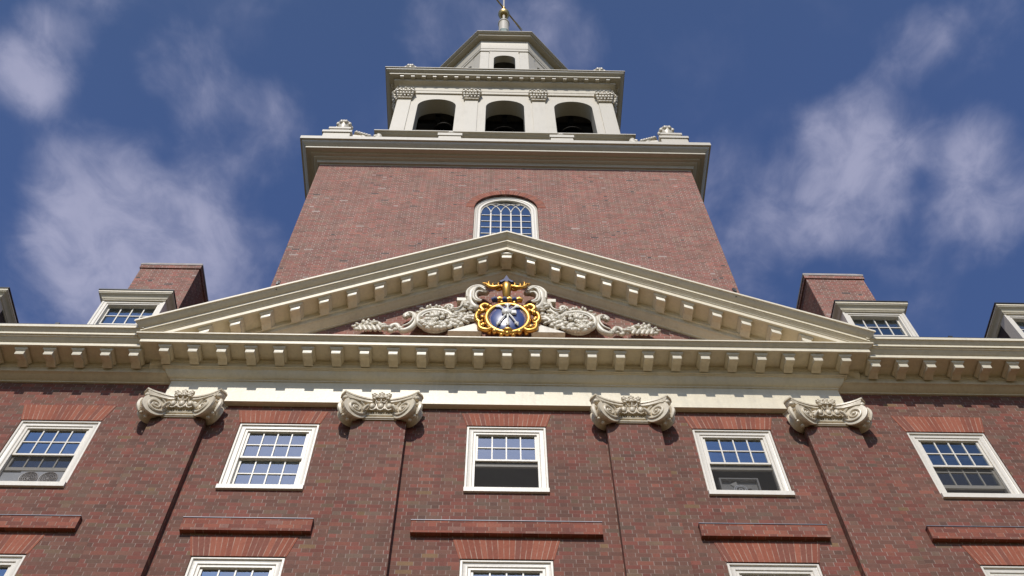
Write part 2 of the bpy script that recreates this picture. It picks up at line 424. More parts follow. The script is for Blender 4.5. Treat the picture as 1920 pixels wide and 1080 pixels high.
def smoothpath(pts, k=5):
    """Catmull-Rom through 3-d points"""
    P3 = [Vector(p) for p in pts]; out = []
    for i in range(len(P3) - 1):
        a, b2, c, d = P3[max(i - 1, 0)], P3[i], P3[i + 1], P3[min(i + 2, len(P3) - 1)]
        for j in range(k):
            t = j / k
            out.append(0.5 * ((2 * b2) + (c - a) * t + (2 * a - 5 * b2 + 4 * c - d) * t * t + (3 * b2 - a - 3 * c + d) * t ** 3))
    out.append(P3[-1]); return out

# ------------------------------------------------------------------ ground
g = MB().quad((-900, -900, 0), (900, -900, 0), (900, 900, 0), (-900, 900, 0)).obj('ground', GROUND); g['kind'] = 'structure'
pv = MB().box(-40, 40, -16, -0.01, -.2, 0.012).obj('pavement', PAVING); pv['kind'] = 'structure'

# ================================================================== the brick building
B = empty('brick_building', (0, 0, 0), 'long red brick building with white pedimented portico, carved crest, sash windows and dormers', 'building')

WC = [-7.06, -3.605, 0.0, 3.605, 7.06]
HW = 0.632
rows = [(13.0, 14.595), (10.0, 11.675)]
# ---- front wall with window openings
def wall_holes(x0, x1, z0, z1, holes, y, t):
    m = MB()
    xs = sorted({x0, x1, *[h[0] for h in holes], *[h[1] for h in holes]}); zs = sorted({z0, z1, *[h[2] for h in holes], *[h[3] for h in holes]})
    for i in range(len(xs) - 1):
        for j in range(len(zs) - 1):
            cx, cz = (xs[i] + xs[i + 1]) / 2, (zs[j] + zs[j + 1]) / 2
            if any(h[0] < cx < h[1] and h[2] < cz < h[3] for h in holes): continue
            m.quad((xs[i], y, zs[j]), (xs[i + 1], y, zs[j]), (xs[i + 1], y, zs[j + 1]), (xs[i], y, zs[j + 1]))
    for a, b, c, d in holes:
        m.quad((a, y, c), (a, y + t, c), (a, y + t, d), (a, y, d)); m.quad((b, y, c), (b, y, d), (b, y + t, d), (b, y + t, c))
        m.quad((a, y, d), (a, y + t, d), (b, y + t, d), (b, y, d)); m.quad((a, y, c), (b, y, c), (b, y + t, c), (a, y + t, c))
    return m
holes = [(c - HW, c + HW, z0, z1) for c in WC for z0, z1 in rows]
wl = wall_holes(-15, 15, -0.3, 16.0, holes, 0.0, 0.30)
wl.quad((-15, 0, -.3), (-15, 14, -.3), (-15, 14, 16), (-15, 0, 16)); wl.quad((15, 0, -.3), (15, 14, -.3), (15, 14, 16), (15, 0, 16)); wl.quad((-15, 14, -.3), (15, 14, -.3), (15, 14, 16), (-15, 14, 16))
wl.obj('wall', BRICK, B, recalc=False)
# ---- rooms behind the windows
rm = MB()
for z0, z1 in ((12.35, 15.1), (9.2, 12.1)):
    for c in WC:
        a, b = c - 1.6, c + 1.6
        rm.quad((a, 3.2, z0), (b, 3.2, z0), (b, 3.2, z1), (a, 3.2, z1)); rm.quad((a, .31, z1), (b, .31, z1), (b, 3.2, z1), (a, 3.2, z1)); rm.quad((a, .31, z0), (b, .31, z0), (b, 3.2, z0), (a, 3.2, z0))
        rm.quad((a, .31, z0), (a, 3.2, z0), (a, 3.2, z1), (a, .31, z1)); rm.quad((b, .31, z0), (b, 3.2, z0), (b, 3.2, z1), (b, .31, z1))
        for x0, x1, p, q in ((a, c - HW, z0, z1), (c + HW, b, z0, z1)):
            rm.quad((x0, .31, p), (x1, .31, p), (x1, .31, q), (x0, .31, q))
rm.obj('room_interior', PLASTER, B, recalc=False)

# ---- sash window, local coordinates: x from the window's middle, z from the bottom of the opening (13.0)
def casing_bm():
    m = MB(); zb = 0.10; x0, x1, zt = -.628, .628, 1.592
    prof = [(0, .09), (0, .016), (.006, .010), (.030, .010), (.036, .016), (.036, .030), (.044, .034), (.100, .034), (.106, .042), (.112, .050), (.146, .050), (.146, .16)]
    for (i0, y0), (i1, y1) in zip(prof, prof[1:]):
        A = [(x0 + i0, y0, zb), (x0 + i0, y0, zt - i0), (x1 - i0, y0, zt - i0), (x1 - i0, y0, zb)]
        C = [(x0 + i1, y1, zb), (x0 + i1, y1, zt - i1), (x1 - i1, y1, zt - i1), (x1 - i1, y1, zb)]
        for k in range(3): m.quad(A[k], A[k + 1], C[k + 1], C[k])
    return m
def sill_bm():
    m = MB()
    prof = [(-.042, 0.0), (-.042, .085), (-.034, .097), (.17, .150), (.17, 0.0)]
    return m.prism(prof, lambda p: (-.631, p[0], p[1]), lambda p: (.631, p[0], p[1]))
def sash_bm(zb, zt, y, bot, top, cols=4, nrow=2, half=.482, st=.036, mun=.020):
    m = MB(); d = .036
    m.box(-half, -half + st, y, y + d, zb, zt); m.box(half - st, half, y, y + d, zb, zt)
    m.box(-half + st, half - st, y, y + d, zb, zb + bot); m.box(-half + st, half - st, y, y + d, zt - top, zt)
    gx0, gx1, gz0, gz1 = -half + st, half - st, zb + bot, zt - top
    for i in range(1, cols):
        x = gx0 + (gx1 - gx0) * i / cols; m.box(x - mun / 2, x + mun / 2, y + .006, y + d - .006, gz0, gz1)
    for j in range(1, nrow):
        z = gz0 + (gz1 - gz0) * j / nrow
        for i in range(cols):
            xa = gx0 + (gx1 - gx0) * i / cols + (mun / 2 if i else 0); xb = gx0 + (gx1 - gx0) * (i + 1) / cols - (mun / 2 if i < cols - 1 else 0)
            m.box(xa, xb, y + .006, y + d - .006, z - mun / 2, z + mun / 2)
    return m, (gx0, gx1, gz0, gz1)
CAS, SILL = casing_bm(), sill_bm()
UP, UPG = sash_bm(.825, 1.452, .074, .036, .016)
def pane(gb, y):
    a, b, c, d = gb[0] - .008, gb[1] + .008, gb[2] - .008, gb[3] + .008; return MB().quad((a, y, c), (b, y, c), (b, y, d), (a, y, d))
UPP = pane(UPG, .094)
win_objs = {}
def make_window(cx, z0, raise_, curtain=None, label=None, screen=False):
    wn = CAS.obj('window', WINPAINT, B, (cx, 0, z0), smooth=30, label=label)
    SILL.obj('sill', WINPAINT, wn)
    UP.obj('upper_sash', WINPAINT, wn); UPP.obj('glass', GLASS, wn, recalc=False)
    lo, gb = sash_bm(.140 + raise_, .140 + raise_ + .72, .116, .068, .036)
    ls = lo.obj('lower_sash', WINPAINT, wn); pane(gb, .136).obj('glass', GLASS, wn, recalc=False)
    if screen: pane((-.474, .474, .150, .826), .100).obj('insect_screen', SCREEN, wn, recalc=False)
    if curtain:
        m = MB(); n = 60
        for k, (xa, xb, zb, zt, amp) in enumerate(curtain):
            pts = [(xa + (xb - xa) * i / n, .235 + amp * math.sin(i * .9 + k) + amp * .5 * math.sin(i * 2.3)) for i in range(n + 1)]
            for (p, q), (p2, q2) in zip(pts, pts[1:]): m.quad((p, q, zb), (p2, q2, zb), (p2, q2, zt), (p, q, zt))
        m.obj('curtain', CURTAIN, wn, smooth=60, recalc=False)
    return wn
blind = [(-.60, .60, .80, 1.58, .002)]
make_window(WC[0], 13.0, .375, None, 'window with a raised lower sash over a twin fan', True)
make_window(WC[1], 13.0, 0.0, [(-.6, .6, .05, 1.58, .016)], 'closed window with white curtains behind all its panes')
make_window(WC[2], 13.0, .60, [(-.6, .6, 1.15, 1.58, .002)], 'middle window, wide open below with a dark room behind', True)
make_window(WC[3], 13.0, .60, None, 'open window with a box fan standing in it', True)
make_window(WC[4], 13.0, .235, None, 'window opened a hand\'s breadth at the bottom', True)
for i, c in enumerate(WC):
    make_window(c, 10.08, 0.0, None)

# ---- jack arches
def jack(cx, zb, h, hb, ht):
    m = MB(); y0, y1 = -.006, .09
    poly = [(-hb, 0), (hb, 0), (ht, h), (-ht, h)]
    m.prism(poly, lambda p: (p[0], y0, p[1]), lambda p: (p[0], y1, p[1]))
    return m.obj('jack_arch', VOUSS, B, (cx, 0, zb))
for i, c in enumerate(WC):
    hgt = .395 if i in (0, 4) else .31
    jack(c, 14.596, hgt, .642, .745 if i in (0, 4) else .722)
    jack(c, 11.676, .372, .645, .742)
# ---- projecting brick bands under the upper windows
for i, c in enumerate(WC):
    hb = {0: 1.13, 1: .90, 2: 1.335, 3: .90, 4: 1.13}[i]
    bd = MB().box(c - hb, c + hb, -.078, .05, 12.095, 12.33).obj('brick_band', BRICK_BAND, B)
    MB().box(c - hb - .006, c + hb + .006, -.088, .02, 12.331, 12.340).obj('flashing', LEAD, bd)

# ---- pilasters with angular ionic capitals
PXS = [-5.18, -2.015, 2.015, 5.18]
def capital_bm():
    """origin: pilaster axis on the wall plane, z = underside of the architrave"""
    m = MB()
    # concave sided abacus with cut horns (front and the two sides)
    def edge(off, z):
        pts = []
        hx, fy, cv = .605 + off, -.318 - off, .165
        for i in range(13):                                    # left side, from the wall to the horn
            t = i / 12; y = 0.02 + (fy + .10 - .02) * t
            pts.append((-hx - .055 + .10 * math.sin(math.pi * min(1, t * 1.0)) * .9, y))
        pts.append((-hx - .042, fy + .050)); pts.append((-hx + .030, fy - .03))
        for i in range(17):
            t = i / 16; x = -hx + .030 + (2 * hx - .06) * t
            pts.append((x, fy - .03 + cv * (1 - (2 * t - 1) ** 2) ** 0.9))
        pts.append((hx + .042, fy + .050))
        for i in range(13):
            t = 1 - i / 12; y = 0.02 + (fy + .10 - .02) * t
            pts.append((hx + .055 - .10 * math.sin(math.pi * min(1, t)) * .9, y))
        return [(x, y, z) for x, y in pts]
    lv = [edge(-.030, -.115), edge(-.028, -.10), edge(-.012, -.075), edge(-.006, -.050), edge(-.006, -.044), edge(.010, -.038), edge(.010, -.004)]
    n = len(lv[0]); vs = [p for L in lv for p in L]
    fs = [(k * n + i, k * n + i + 1, (k + 1) * n + i + 1, (k + 1) * n + i) for k in range(len(lv) - 1) for i in range(n - 1)]
    fs += [tuple(range(n)), tuple(range(n * len(lv) - 1, n * (len(lv) - 1) - 1, -1))]
    m.add(vs, fs)
    # body behind
    m.box(-.40, .40, -.148, .02, -.44, -.09)
    # diagonal volutes
    for sx in (-1, 1):
        ax = Vector((-sx * .56, -.83, 0)).normalized()                 # axis of the roll, faces front-inwards
        dg = Vector((sx * .83, -.56, 0)).normalized()              # along the diagonal, outwards
        c0 = Vector((sx * .452, -.170, -.362))
        def roll(rads, ts, nn=24):
            vs2 = []
            for r, tt in zip(rads, ts):
                for i in range(nn):
                    a = 2 * math.pi * i / nn
                    vs2.append(tuple(c0 + ax * tt + dg * (r * math.cos(a)) + Vector((0, 0, r * math.sin(a) * 1.02))))
            fs2 = [(k * nn + i, k * nn + (i + 1) % nn, (k + 1) * nn + (i + 1) % nn, (k + 1) * nn + i) for k in range(len(rads) - 1) for i in range(nn)]
            fs2 += [tuple(range(nn)), tuple(range(len(rads) * nn - 1, (len(rads) - 1) * nn - 1, -1))]
            m.add(vs2, fs2)
        roll([.165, .188, .188, .172, .160, .165, .190, .212, .212, .190], [-.135, -.13, -.10, -.075, -.04, .04, .075, .10, .13, .135])
        for face in (1, -1):
            sp2 = spiral(.192, 2.7, 54, 0.62, start=math.pi * .60 if sx > 0 else math.pi * .60, sgn=1)
            pts = [c0 + ax * (face * .140) + dg * (p[0]) + Vector((0, 0, p[1])) for p in sp2]
            rad = [.027 * (1 - .6 * i / 53) for i in range(54)]
            m.tube(pts, rad, 7, updir=tuple(ax))
            e = c0 + ax * (face * .145); m.ell(e, (.030, .030, .030), 8, 6)
        # canalis: the fillet that runs from the eye of the capital up to the volute
        tip = c0 + dg * .05 + Vector((0, 0, .185))
        m.tube(smoothpath([(sx * .10, -.235, -.165), (sx * .24, -.245, -.165), tuple(tip + ax * .13), tuple(tip + dg * .10 + ax * .13 + Vector((0, 0, -.05)))], 5), [.024] * 16, 6)
        m.tube(smoothpath([(sx * .12, -.225, -.275), (sx * .22, -.23, -.245), tuple(c0 + ax * .10 + Vector((0, 0, .10)) - dg * .12)], 5), [.018] * 11, 6)
        # half-palmette in the angle
        for k in range(4):
            m.ell((sx * (.200 + .020 * k), -.272 + .006 * k, -.31 - .018 * k), (.022, .03, .052), 8, 6, Matrix.Rotation(sx * (-.5 + .2 * k), 3, 'Y'))
        # leaf along the outer back of the volute
        m.tube(smoothpath([tuple(c0 + dg * .205 + Vector((0, 0, .14))), tuple(c0 + dg * .222), tuple(c0 + dg * .17 + Vector((0, 0, -.15)))], 4), [.03, .034, .038, .04, .04, .04, .036, .03, .02], 6)
        for k in range(6):
            a = math.pi * (.32 - k * .15); m.ell(c0 + dg * (.205 * math.cos(a)) + Vector((0, 0, .21 * math.sin(a))), (.033, .033, .03), 8, 6)
        m.ell((sx * .575, -.29, -.125), (.045, .045, .045), 8, 6)
    # echinus: eggs and darts
    m.tube([(-.28, -.150, -.265), (.28, -.150, -.265)], .075, 10)
    for k, x in enumerate((-.135, 0, .135)):
        m.ell((x, -.228, -.262), (.050, .045, .072), 12, 8)
        m.tube([(x + a * .062, -.224, -.262 + b) for a, b in ((-1, .075), (-1.02, 0), (-.6, -.07), (0, -.09), (.6, -.07), (1.02, 0), (1, .075))], .012, 6)
    for x in (-.068, .068): m.tube([(x, -.235, -.20), (x, -.235, -.335)], [.014, .006], 6)
    # bead row, astragal and necking
    for k in range(11): m.ell((-.20 + .04 * k, -.172, -.378), (.017, .020, .018), 8, 6)
    m.tube([(-.25, -.160, -.405), (.25, -.160, -.405)], .022, 8)
    m.box(-.27, .27, -.152, .02, -.50, -.425)
    m.tube([(-.27, -.154, -.468), (.27, -.154, -.468)], .020, 8)
    # fleuron on the abacus
    for x, z, r in ((-.118, -.045, .042), (.118, -.045, .042), (0, -.025, .045), (-.07, -.085, .045), (.07, -.085, .045), (0, -.095, .050), (-.11, -.125, .036), (.11, -.125, .036)):
        m.ell((x, -.275, z), (r, r * .9, r), 9, 6)
        for k in range(5):
            a = k * 2 * math.pi / 5 + .3; m.ell((x + r * .75 * math.cos(a), -.30, z + r * .75 * math.sin(a)), (r * .42, r * .42, r * .42), 7, 5)
    for x in (-.10, 0, .10):
        m.tube(smoothpath([(x * .5, -.255, -.20), (x * .9, -.275, -.155), (x * 1.3, -.285, -.10)], 4), [.016] * 9, 6)
    return m
CAPM = capital_bm()
cap0 = None
for i, x in enumerate(PXS):
    p = MB()
    hw0, hw1 = .445, .430                                       # slight diminution
    for (za, ha), (zb, hb) in zip([(-.2, .455), (10.0, hw0)], [(10.0, hw0), (14.55, hw1)]):
        p.add([(x - ha, -.13, za), (x + ha, -.13, za), (x + hb, -.13, zb), (x - hb, -.13, zb), (x - ha, .02, za), (x + ha, .02, za), (x + hb, .02, zb), (x - hb, .02, zb)],
              [(0, 1, 2, 3), (0, 3, 7, 4), (1, 5, 6, 2)])
    po = p.obj('pilaster', BRICK, B)
    if cap0 is None: cap0 = CAPM.obj('capital', STONE, po, (x, 0, 15.028), smooth=40)
    else: dup(cap0, po, (x, 0, 15.028))

# ---- portico entablature
en = MB()
pf = [(-5.585, .02), (-5.585, -.104), (5.585, -.104), (5.585, .02)]
en.sweep(pf, [(-.10, 15.030), (0, 15.030), (0, 15.592)])
pc = pf
en.sweep(pc, [(-.05, 15.574), (.02, 15.574), (.02, 15.602), (.035, 15.606), (.065, 15.624), (.10, 15.662), (.125, 15.706), (.135, 15.736), (.158, 15.738), (.158, 15.752), (.18, 15.755), (.18, 15.855), (.198, 15.858), (.198, 15.936)])
en.sweep(pc, [(.19, 15.935), (.512, 15.935), (.512, 15.912), (.553, 15.912), (.553, 16.002), (.566, 16.004), (.582, 16.018), (.606, 16.040), (.618, 16.054), (.636, 16.057), (.636, 16.086), (-.09, 16.10)])
EN = en.obj('entablature', TRIM, B, smooth=28)
def modillion_bm(wd=.150, length=.272, h=.172, cap=True):
    """local: y=0 at the back, runs to -length; z=0 at the soffit it hangs from"""
    m = MB()
    prof = [(0, 0), (-length, 0), (-length, -h + .012), (-length + .006, -h), (-length * .86, -h + .001), (-length * .72, -h + .010), (-length * .58, -h + .030), (-length * .45, -h + .042), (-length * .33, -h + .040), (-length * .20, -h + .022), (-length * .08, -h + .012), (0, -h + .010)]
    m.prism(prof, lambda p: (-wd / 2, p[0], p[1]), lambda p: (wd / 2, p[0], p[1]))
    if cap:                                                     # cyma crown, facing down
        pr = [(0, -.082), (.004, -.082), (.012, -.074), (.026, -.062), (.034, -.050), (.036, -.022), (0, -.020)]
        for (oa, za), (ob, zb) in zip(pr, pr[1:]):
            A = [(-wd / 2 - oa, 0, za), (-wd / 2 - oa, -length - oa, za), (wd / 2 + oa, -length - oa, za), (wd / 2 + oa, 0, za)]
            C = [(-wd / 2 - ob, 0, zb), (-wd / 2 - ob, -length - ob, zb), (wd / 2 + ob, -length - ob, zb), (wd / 2 + ob, 0, zb)]
            for k in range(3): m.quad(A[k], A[k + 1], C[k + 1], C[k])
    return m
MOD = modillion_bm()
mod0 = None
for k in range(-12, 13):
    x = k * .4760; loc = (x, -.302, 15.934)
    if mod0 is None:
        mod0 = MOD.obj('modillion', TRIM, EN, loc, smooth=30)
    else: dup(mod0, EN, loc)

# ---- wing cornices
WPROF = [(0, 15.600), (.030, 15.600), (.030, 15.622), (.045, 15.626), (.085, 15.640), (.130, 15.664), (.150, 15.676), (.172, 15.680), (.190, 15.684), (.190, 15.800), (.206, 15.803), (.206, 15.906)]
WPROF2 = [(.19, 15.905), (.536, 15.905), (.536, 15.882), (.576, 15.882), (.576, 15.964), (.588, 15.966), (.606, 15.984), (.634, 16.008), (.645, 16.026), (.664, 16.030), (.664, 16.048), (.690, 16.056), (.690, 16.112),
          (.700, 16.116), (.712, 16.132), (.732, 16.152), (.744, 16.166), (.762, 16.170), (.762, 16.236), (.2, 16.26)]
for sx in (-1, 1):
    m = MB(); xa, xb = sorted((sx * 6.13, sx * 15.6))
    m.sweep([(xa, 0), (xb, 0)], WPROF); m.sweep([(xa, 0), (xb, 0)], WPROF2)
    if sx > 0: m2 = MB(); m2.sweep([(5.60, 0), (6.13, 0)], WPROF); m.merge(m2)
    else: m2 = MB(); m2.sweep([(-6.13, 0), (-5.60, 0)], WPROF); m.merge(m2)
    wc = m.obj('wing_cornice', TRIM, B, smooth=28)
    for k in range(14):
        dup(mod0, wc, (sx * (6.215 + .4715 * k), -.222, 15.904))
    gt = MB().box(xa, xb, -.752, -.4, 16.242, 16.268)
    for q in (7.62, 10.05, 12.5): gt.box(sx * q - .035, sx * q + .035, -.757, -.70, 16.242, 16.305)
    gt.obj('gutter_edge', BLACK, B)

# ---- pediment
SL = (19.835 - 16.262) / 6.28
pd = MB()
RPROF = [(-.06, 19.118), (-.124, 19.120), (-.124, 19.146), (-.140, 19.150), (-.175, 19.166), (-.215, 19.192), (-.238, 19.212), (-.256, 19.215), (-.256, 19.226), (-.27, 19.228), (-.27, 19.338), (-.30, 19.342), (-.30, 19.472)]
RPROF2 = [(-.29, 19.471), (-.612, 19.471), (-.612, 19.448), (-.654, 19.448), (-.654, 19.545), (-.668, 19.550), (-.680, 19.572), (-.690, 19.576), (-.706, 19.596), (-.722, 19.606), (-.722, 19.622), (-.744, 19.628), (-.744, 19.690),
          (-.756, 19.694), (-.778, 19.706), (-.806, 19.730), (-.836, 19.762), (-.850, 19.782), (-.872, 19.785), (-.872, 19.836), (-.5, 19.86), (2.6, 19.88)]
def rake(prof, xend):
    for (ya, za), (yb, zb) in zip(prof, prof[1:]):
        for sx in (-1, 1):
            ea, eb = xend(ya), xend(yb)
            pd.quad((0, ya, za), (0, yb, zb), (sx * eb, yb, zb - SL * eb), (sx * ea, ya, za - SL * ea))
XE = lambda y: 6.10 + max(0.0, min(.19, (-y - .654) * .85))
rake(RPROF, lambda y: 6.0); rake(RPROF2, XE)
for sx in (-1, 1):
    q = [(y, z) for y, z in RPROF2[3:-2]]
    vs = [(sx * XE(y), y, z - SL * XE(y)) for y, z in q] + [(sx * 6.10, -.2, 19.84 - SL * 6.1), (sx * 6.10, -.2, 19.5 - SL * 6.1)]
    pd.add(vs, [tuple(range(len(vs)))])
PD = pd.obj('pediment', TRIM, B, smooth=28)
tm = MB(); tm.add([(-6, -.10, 15.9), (6, -.10, 15.9), (0, -.10, 15.9 + 6 * SL - .2)], [(0, 1, 2)])
tm.v = [(-5.7, -.10, 15.8), (5.7, -.10, 15.8), (0, -.10, 19.14)]
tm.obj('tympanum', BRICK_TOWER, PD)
def rake_mod(sx):
    m = MODX(); m.v = [(x, y, z - sx * SL * x) for x, y, z in m.v]; return m
def MODX(wd=.150): return modillion_bm(wd, .272, .172)
rm_l, rm_r = None, None
for k in range(1, 12):
    for sx in (-1, 1):
        x = sx * k * .4725; loc = (x, -.302, 19.470 - SL * abs(x))
        src = rm_r if sx > 0 else rm_l
        if src is None:
            o = rake_mod(sx).obj('modillion', TRIM, PD, loc, smooth=30)
            if sx > 0: rm_r = o
            else: rm_l = o
        else: dup(src, PD, loc)
cmd = MODX(.19); cmd.v = [(x, y, (z - .055) if z < -.001 else z - SL * abs(x)) for x, y, z in cmd.v]
cmd.obj('modillion', TRIM, PD, (0, -.302, 19.470), smooth=30)
for sx in (-1, 1):
    l = MB(); l.box(-.018, .018, -.018, .018, -.1, .19); l.box(-.018, .018, -.07, -.018, .0, .10); l.ell((0, 0, .205), (.026, .026, .026), 8, 6)
    l.obj('lightning_rod', BLACK, B, (sx * 4.14, -.82, 17.50))

# ---- carving in the pediment
cv = MB()
def side(pts, r, y=-.20, flat=.9, n=8, k=6):
    rr = r if isinstance(r, (list, tuple)) else [r] * len(pts)
    sp3 = smoothpath([(x, y if not isinstance(y, (list, tuple)) else y[i], z) for i, (x, z) in enumerate(pts)], k)
    rads = []
    for i in range(len(rr) - 1): rads += [rr[i] + (rr[i + 1] - rr[i]) * j / k for j in range(k)]
    rads.append(rr[-1])
    for sx in (-1, 1):
        cv.tube([(sx * p.x, p.y, p.z) for p in sp3], rads, n, flat)
def blob(x, z, r, y=-.24):
    for sx in (-1, 1): cv.ell((sx * x, y, z), (r[0], r[1], r[2]) if isinstance(r, tuple) else (r, r * .8, r), 9, 6)
# broad scroll by the crest
side([(.36, 18.36), (.46, 18.44), (.58, 18.43), (.66, 18.32), (.67, 18.10), (.64, 17.92), (.56, 17.80), (.44, 17.80)], [.05, .10, .12, .12, .10, .10, .09, .05], -.26)
side([(.38, 18.42), (.50, 18.53), (.64, 18.50), (.74, 18.34), (.74, 18.12)], [.02, .035, .035, .03, .02], -.32)
side([(.44, 18.28), (.53, 18.30), (.585, 18.18), (.55, 18.02), (.46, 17.96)], [.02, .03, .03, .03, .02], -.34)
side([(.66, 18.13), (.78, 18.12), (.90, 18.11)], [.07, .065, .06], -.2)
cv.box(.68, .93, -.28, -.11, 18.06, 18.16); cv.box(-.93, -.68, -.28, -.11, 18.06, 18.16)
side([(.80, 18.06), (.815, 17.84), (.88, 17.70), (.99, 17.67), (1.09, 17.76), (1.12, 17.88), (1.06, 17.95), (1.01, 17.90), (1.03, 17.83)], [.06, .07, .075, .07, .06, .05, .04, .035, .02], -.23)
# medallion ring
ring = [(1.30 + .325 * math.cos(a), 17.40 + .315 * math.sin(a)) for a in [math.pi * 2 * i / 28 for i in range(29)]]
for sx in (-1, 1):
    cv.tube([(sx * x, -.25, z) for x, z in ring], .055, 8, 1.0)
    cv.tube([(sx * (1.30 + (x - 1.30) * .80), -.27, 17.40 + (z - 17.40) * .80) for x, z in ring], .022, 6, 1.0)
    cv.ell((sx * 1.30, -.15, 17.40), (.30, .07, .30), 20, 8)
rnd = random.Random(3)
for i in range(46):
    a, rr = rnd.uniform(0, 6.28), .27 * math.sqrt(rnd.random())
    x, z = 1.30 + rr * math.cos(a), 17.36 + rr * math.sin(a)
    if (x - 1.20) ** 2 + (z - 17.45) ** 2 < .004: continue
    q = rnd.uniform(.032, .062); blob(x, z, q, -.27 - rnd.uniform(0, .05))
    for j in range(4):
        a2 = rnd.uniform(0, 6.28); blob(x + q * .8 * math.cos(a2), z + q * .8 * math.sin(a2), q * .45, -.31)
for i in range(34):                                             # fruit and leaves spilling below and beside the medallion
    x, z = rnd.uniform(.80, 1.45), rnd.uniform(17.02, 17.22)
    if x < .98: z += rnd.uniform(0, .35)
    blob(x, z, rnd.uniform(.030, .062), -.25 - rnd.uniform(0, .06))
for i in range(9): blob(1.06 + .05 * i, 17.79 + .045 * math.sin(i * .39 + .2), .030 + .01 * (i % 2), -.24)
blob(1.30, 17.86, .05); blob(1.38, 17.83, .035); blob(1.20, 17.84, .035)
# S scroll
side([(1.83, 17.50), (1.86, 17.56), (1.78, 17.63), (1.69, 17.56), (1.665, 17.36), (1.73, 17.14), (1.86, 17.05), (1.93, 17.13), (1.99, 17.23), (2.07, 17.20), (2.12, 17.09), (2.07, 17.03), (2.02, 17.07)],
     [.045, .055, .06, .065, .07, .065, .055, .05, .055, .05, .045, .04, .025], -.22)
blob(1.80, 17.54, .055); blob(1.90, 17.10, .05); blob(2.00, 17.06, .045)
# acanthus at the tip
for i in range(30):
    t = i / 29; x = 2.17 + .55 * t; top = 17.10 + .24 * math.sin(math.pi * min(1, t * 1.05)) ** .8
    blob(x, 17.02 + (top - 17.02) * rnd.uniform(.25, 1), rnd.uniform(.030, .055), -.20 - rnd.uniform(0, .05))
for k in range(6):
    x = 2.22 + .085 * k; side([(x - .05, 17.0), (x, 17.10), (x + .05, 17.18 + .05 * math.sin(k))], [.03, .045, .02], -.25, k=3)
# leaf sprays by the shield
for k in range(7):
    a = R(40 + 22 * k); side([(.70, 17.42), (.70 + .12 * math.cos(a), 17.42 + .15 * math.sin(a)), (.70 + .20 * math.cos(a), 17.42 + .27 * math.sin(a))], [.04, .05, .015], -.24, k=3)
side([(.55, 17.46), (.68, 17.50), (.80, 17.38), (.86, 17.22)], [.05, .05, .05, .03], -.26)
for sx in (-1, 1):
    cv.prism([(sx * .45, 16.95), (sx * 1.05, 16.95), (sx * .86, 17.06), (sx * .60, 17.20), (sx * .45, 17.22)], lambda p: (p[0], -.30, p[1]), lambda p: (p[0], -.11, p[1]))
side([(.40, 18.30), (.50, 18.40), (.58, 18.36), (.62, 18.22), (.62, 18.02), (.57, 17.90), (.48, 17.88)], [.02, .028, .03, .03, .03, .028, .02], -.375)
side([(1.80, 17.58), (1.72, 17.52), (1.70, 17.36), (1.76, 17.19), (1.87, 17.10)], [.012, .018, .02, .018, .012], -.295)
side([(.80, 17.98), (.84, 17.80), (.91, 17.71), (1.02, 17.71), (1.10, 17.82)], [.012, .018, .02, .018, .012], -.315)
def leafrow(pts, r, step=.075, lift=.06, y=-.24, both=True):
    sp3 = smoothpath([(x, y, z) for x, z in pts], 12); acc_ = 0
    for p, q in zip(sp3, sp3[1:]):
        acc_ += (q - p).length
        if acc_ < step: continue
        acc_ = 0; d = (q - p).normalized(); nv_ = Vector((-d.z, 0, d.x))
        for sg in ((1, -1) if both else (1,)):
            k_ = rnd.uniform(.55, 1.25); c = p + nv_ * (sg * lift * rnd.uniform(.6, 1.2)) + Vector((0, rnd.uniform(-.05, .03), 0)); ang = math.atan2(nv_.x * sg, nv_.z * sg) + rnd.uniform(-.8, .8)
            for sx in (-1, 1): cv.ell((sx * c.x, c.y, c.z), (r * .48 * k_, r * .5 * k_, r * .85 * k_), 7, 5, Matrix.Rotation(sx * ang, 3, 'Y'))
leafrow([(2.15, 17.06), (2.30, 17.20), (2.48, 17.26), (2.62, 17.18), (2.72, 17.05)], .075, .035, .04, -.24)
leafrow([(.98, 17.60), (1.10, 17.74), (1.30, 17.80), (1.50, 17.74), (1.62, 17.60)], .050, .045, .03, -.27, False)
leafrow([(.62, 17.92), (.72, 17.74), (.74, 17.50), (.86, 17.30), (.98, 17.14)], .085, .04, .07, -.26)
leafrow([(.88, 17.62), (.90, 17.44), (.96, 17.28)], .075, .04, .05, -.26)
cv.obj('pediment_carving', CARVE, B, smooth=60)

# ---- coat of arms
ca = MB()
NF = 72
rg = []
for i in range(NF + 1):
    a = 2 * math.pi * i / NF
    rg.append((.02 + .385 * math.cos(a), -.33, 17.34 + .485 * math.sin(a)))
ca.tube(rg, .050, 8)
for i in range(26):
    a = 2 * math.pi * i / 26 + .1
    wob = 1.0 + .10 * math.sin(3 * i); kx = .455 + (.06 if abs(math.cos(a)) > .5 else 0)
    ca.ell((.02 + kx * wob * math.cos(a), -.29 - .05 * (i % 2), 17.34 + .530 * math.sin(a)), (.050, .06, .060), 9, 6)
for sx in (-1, 1):
    for pts, rr in (([(.30, 17.72), (.42, 17.80), (.50, 17.70), (.44, 17.60), (.38, 17.66)], [.035, .045, .045, .035, .02]),
                    ([(.44, 17.58), (.55, 17.50), (.57, 17.30), (.50, 17.18), (.46, 17.26)], [.035, .04, .045, .035, .02]),
                    ([(.52, 17.20), (.50, 17.00), (.38, 16.92), (.30, 16.99), (.36, 17.05)], [.035, .042, .045, .035, .02])):
        s3 = smoothpath([(.02 + sx * x, -.34, z) for x, z in pts], 5); rd = []
        for i in range(len(rr) - 1): rd += [rr[i] + (rr[i + 1] - rr[i]) * j / 5 for j in range(5)]
        rd.append(rr[-1]); ca.tube(s3, rd, 8)
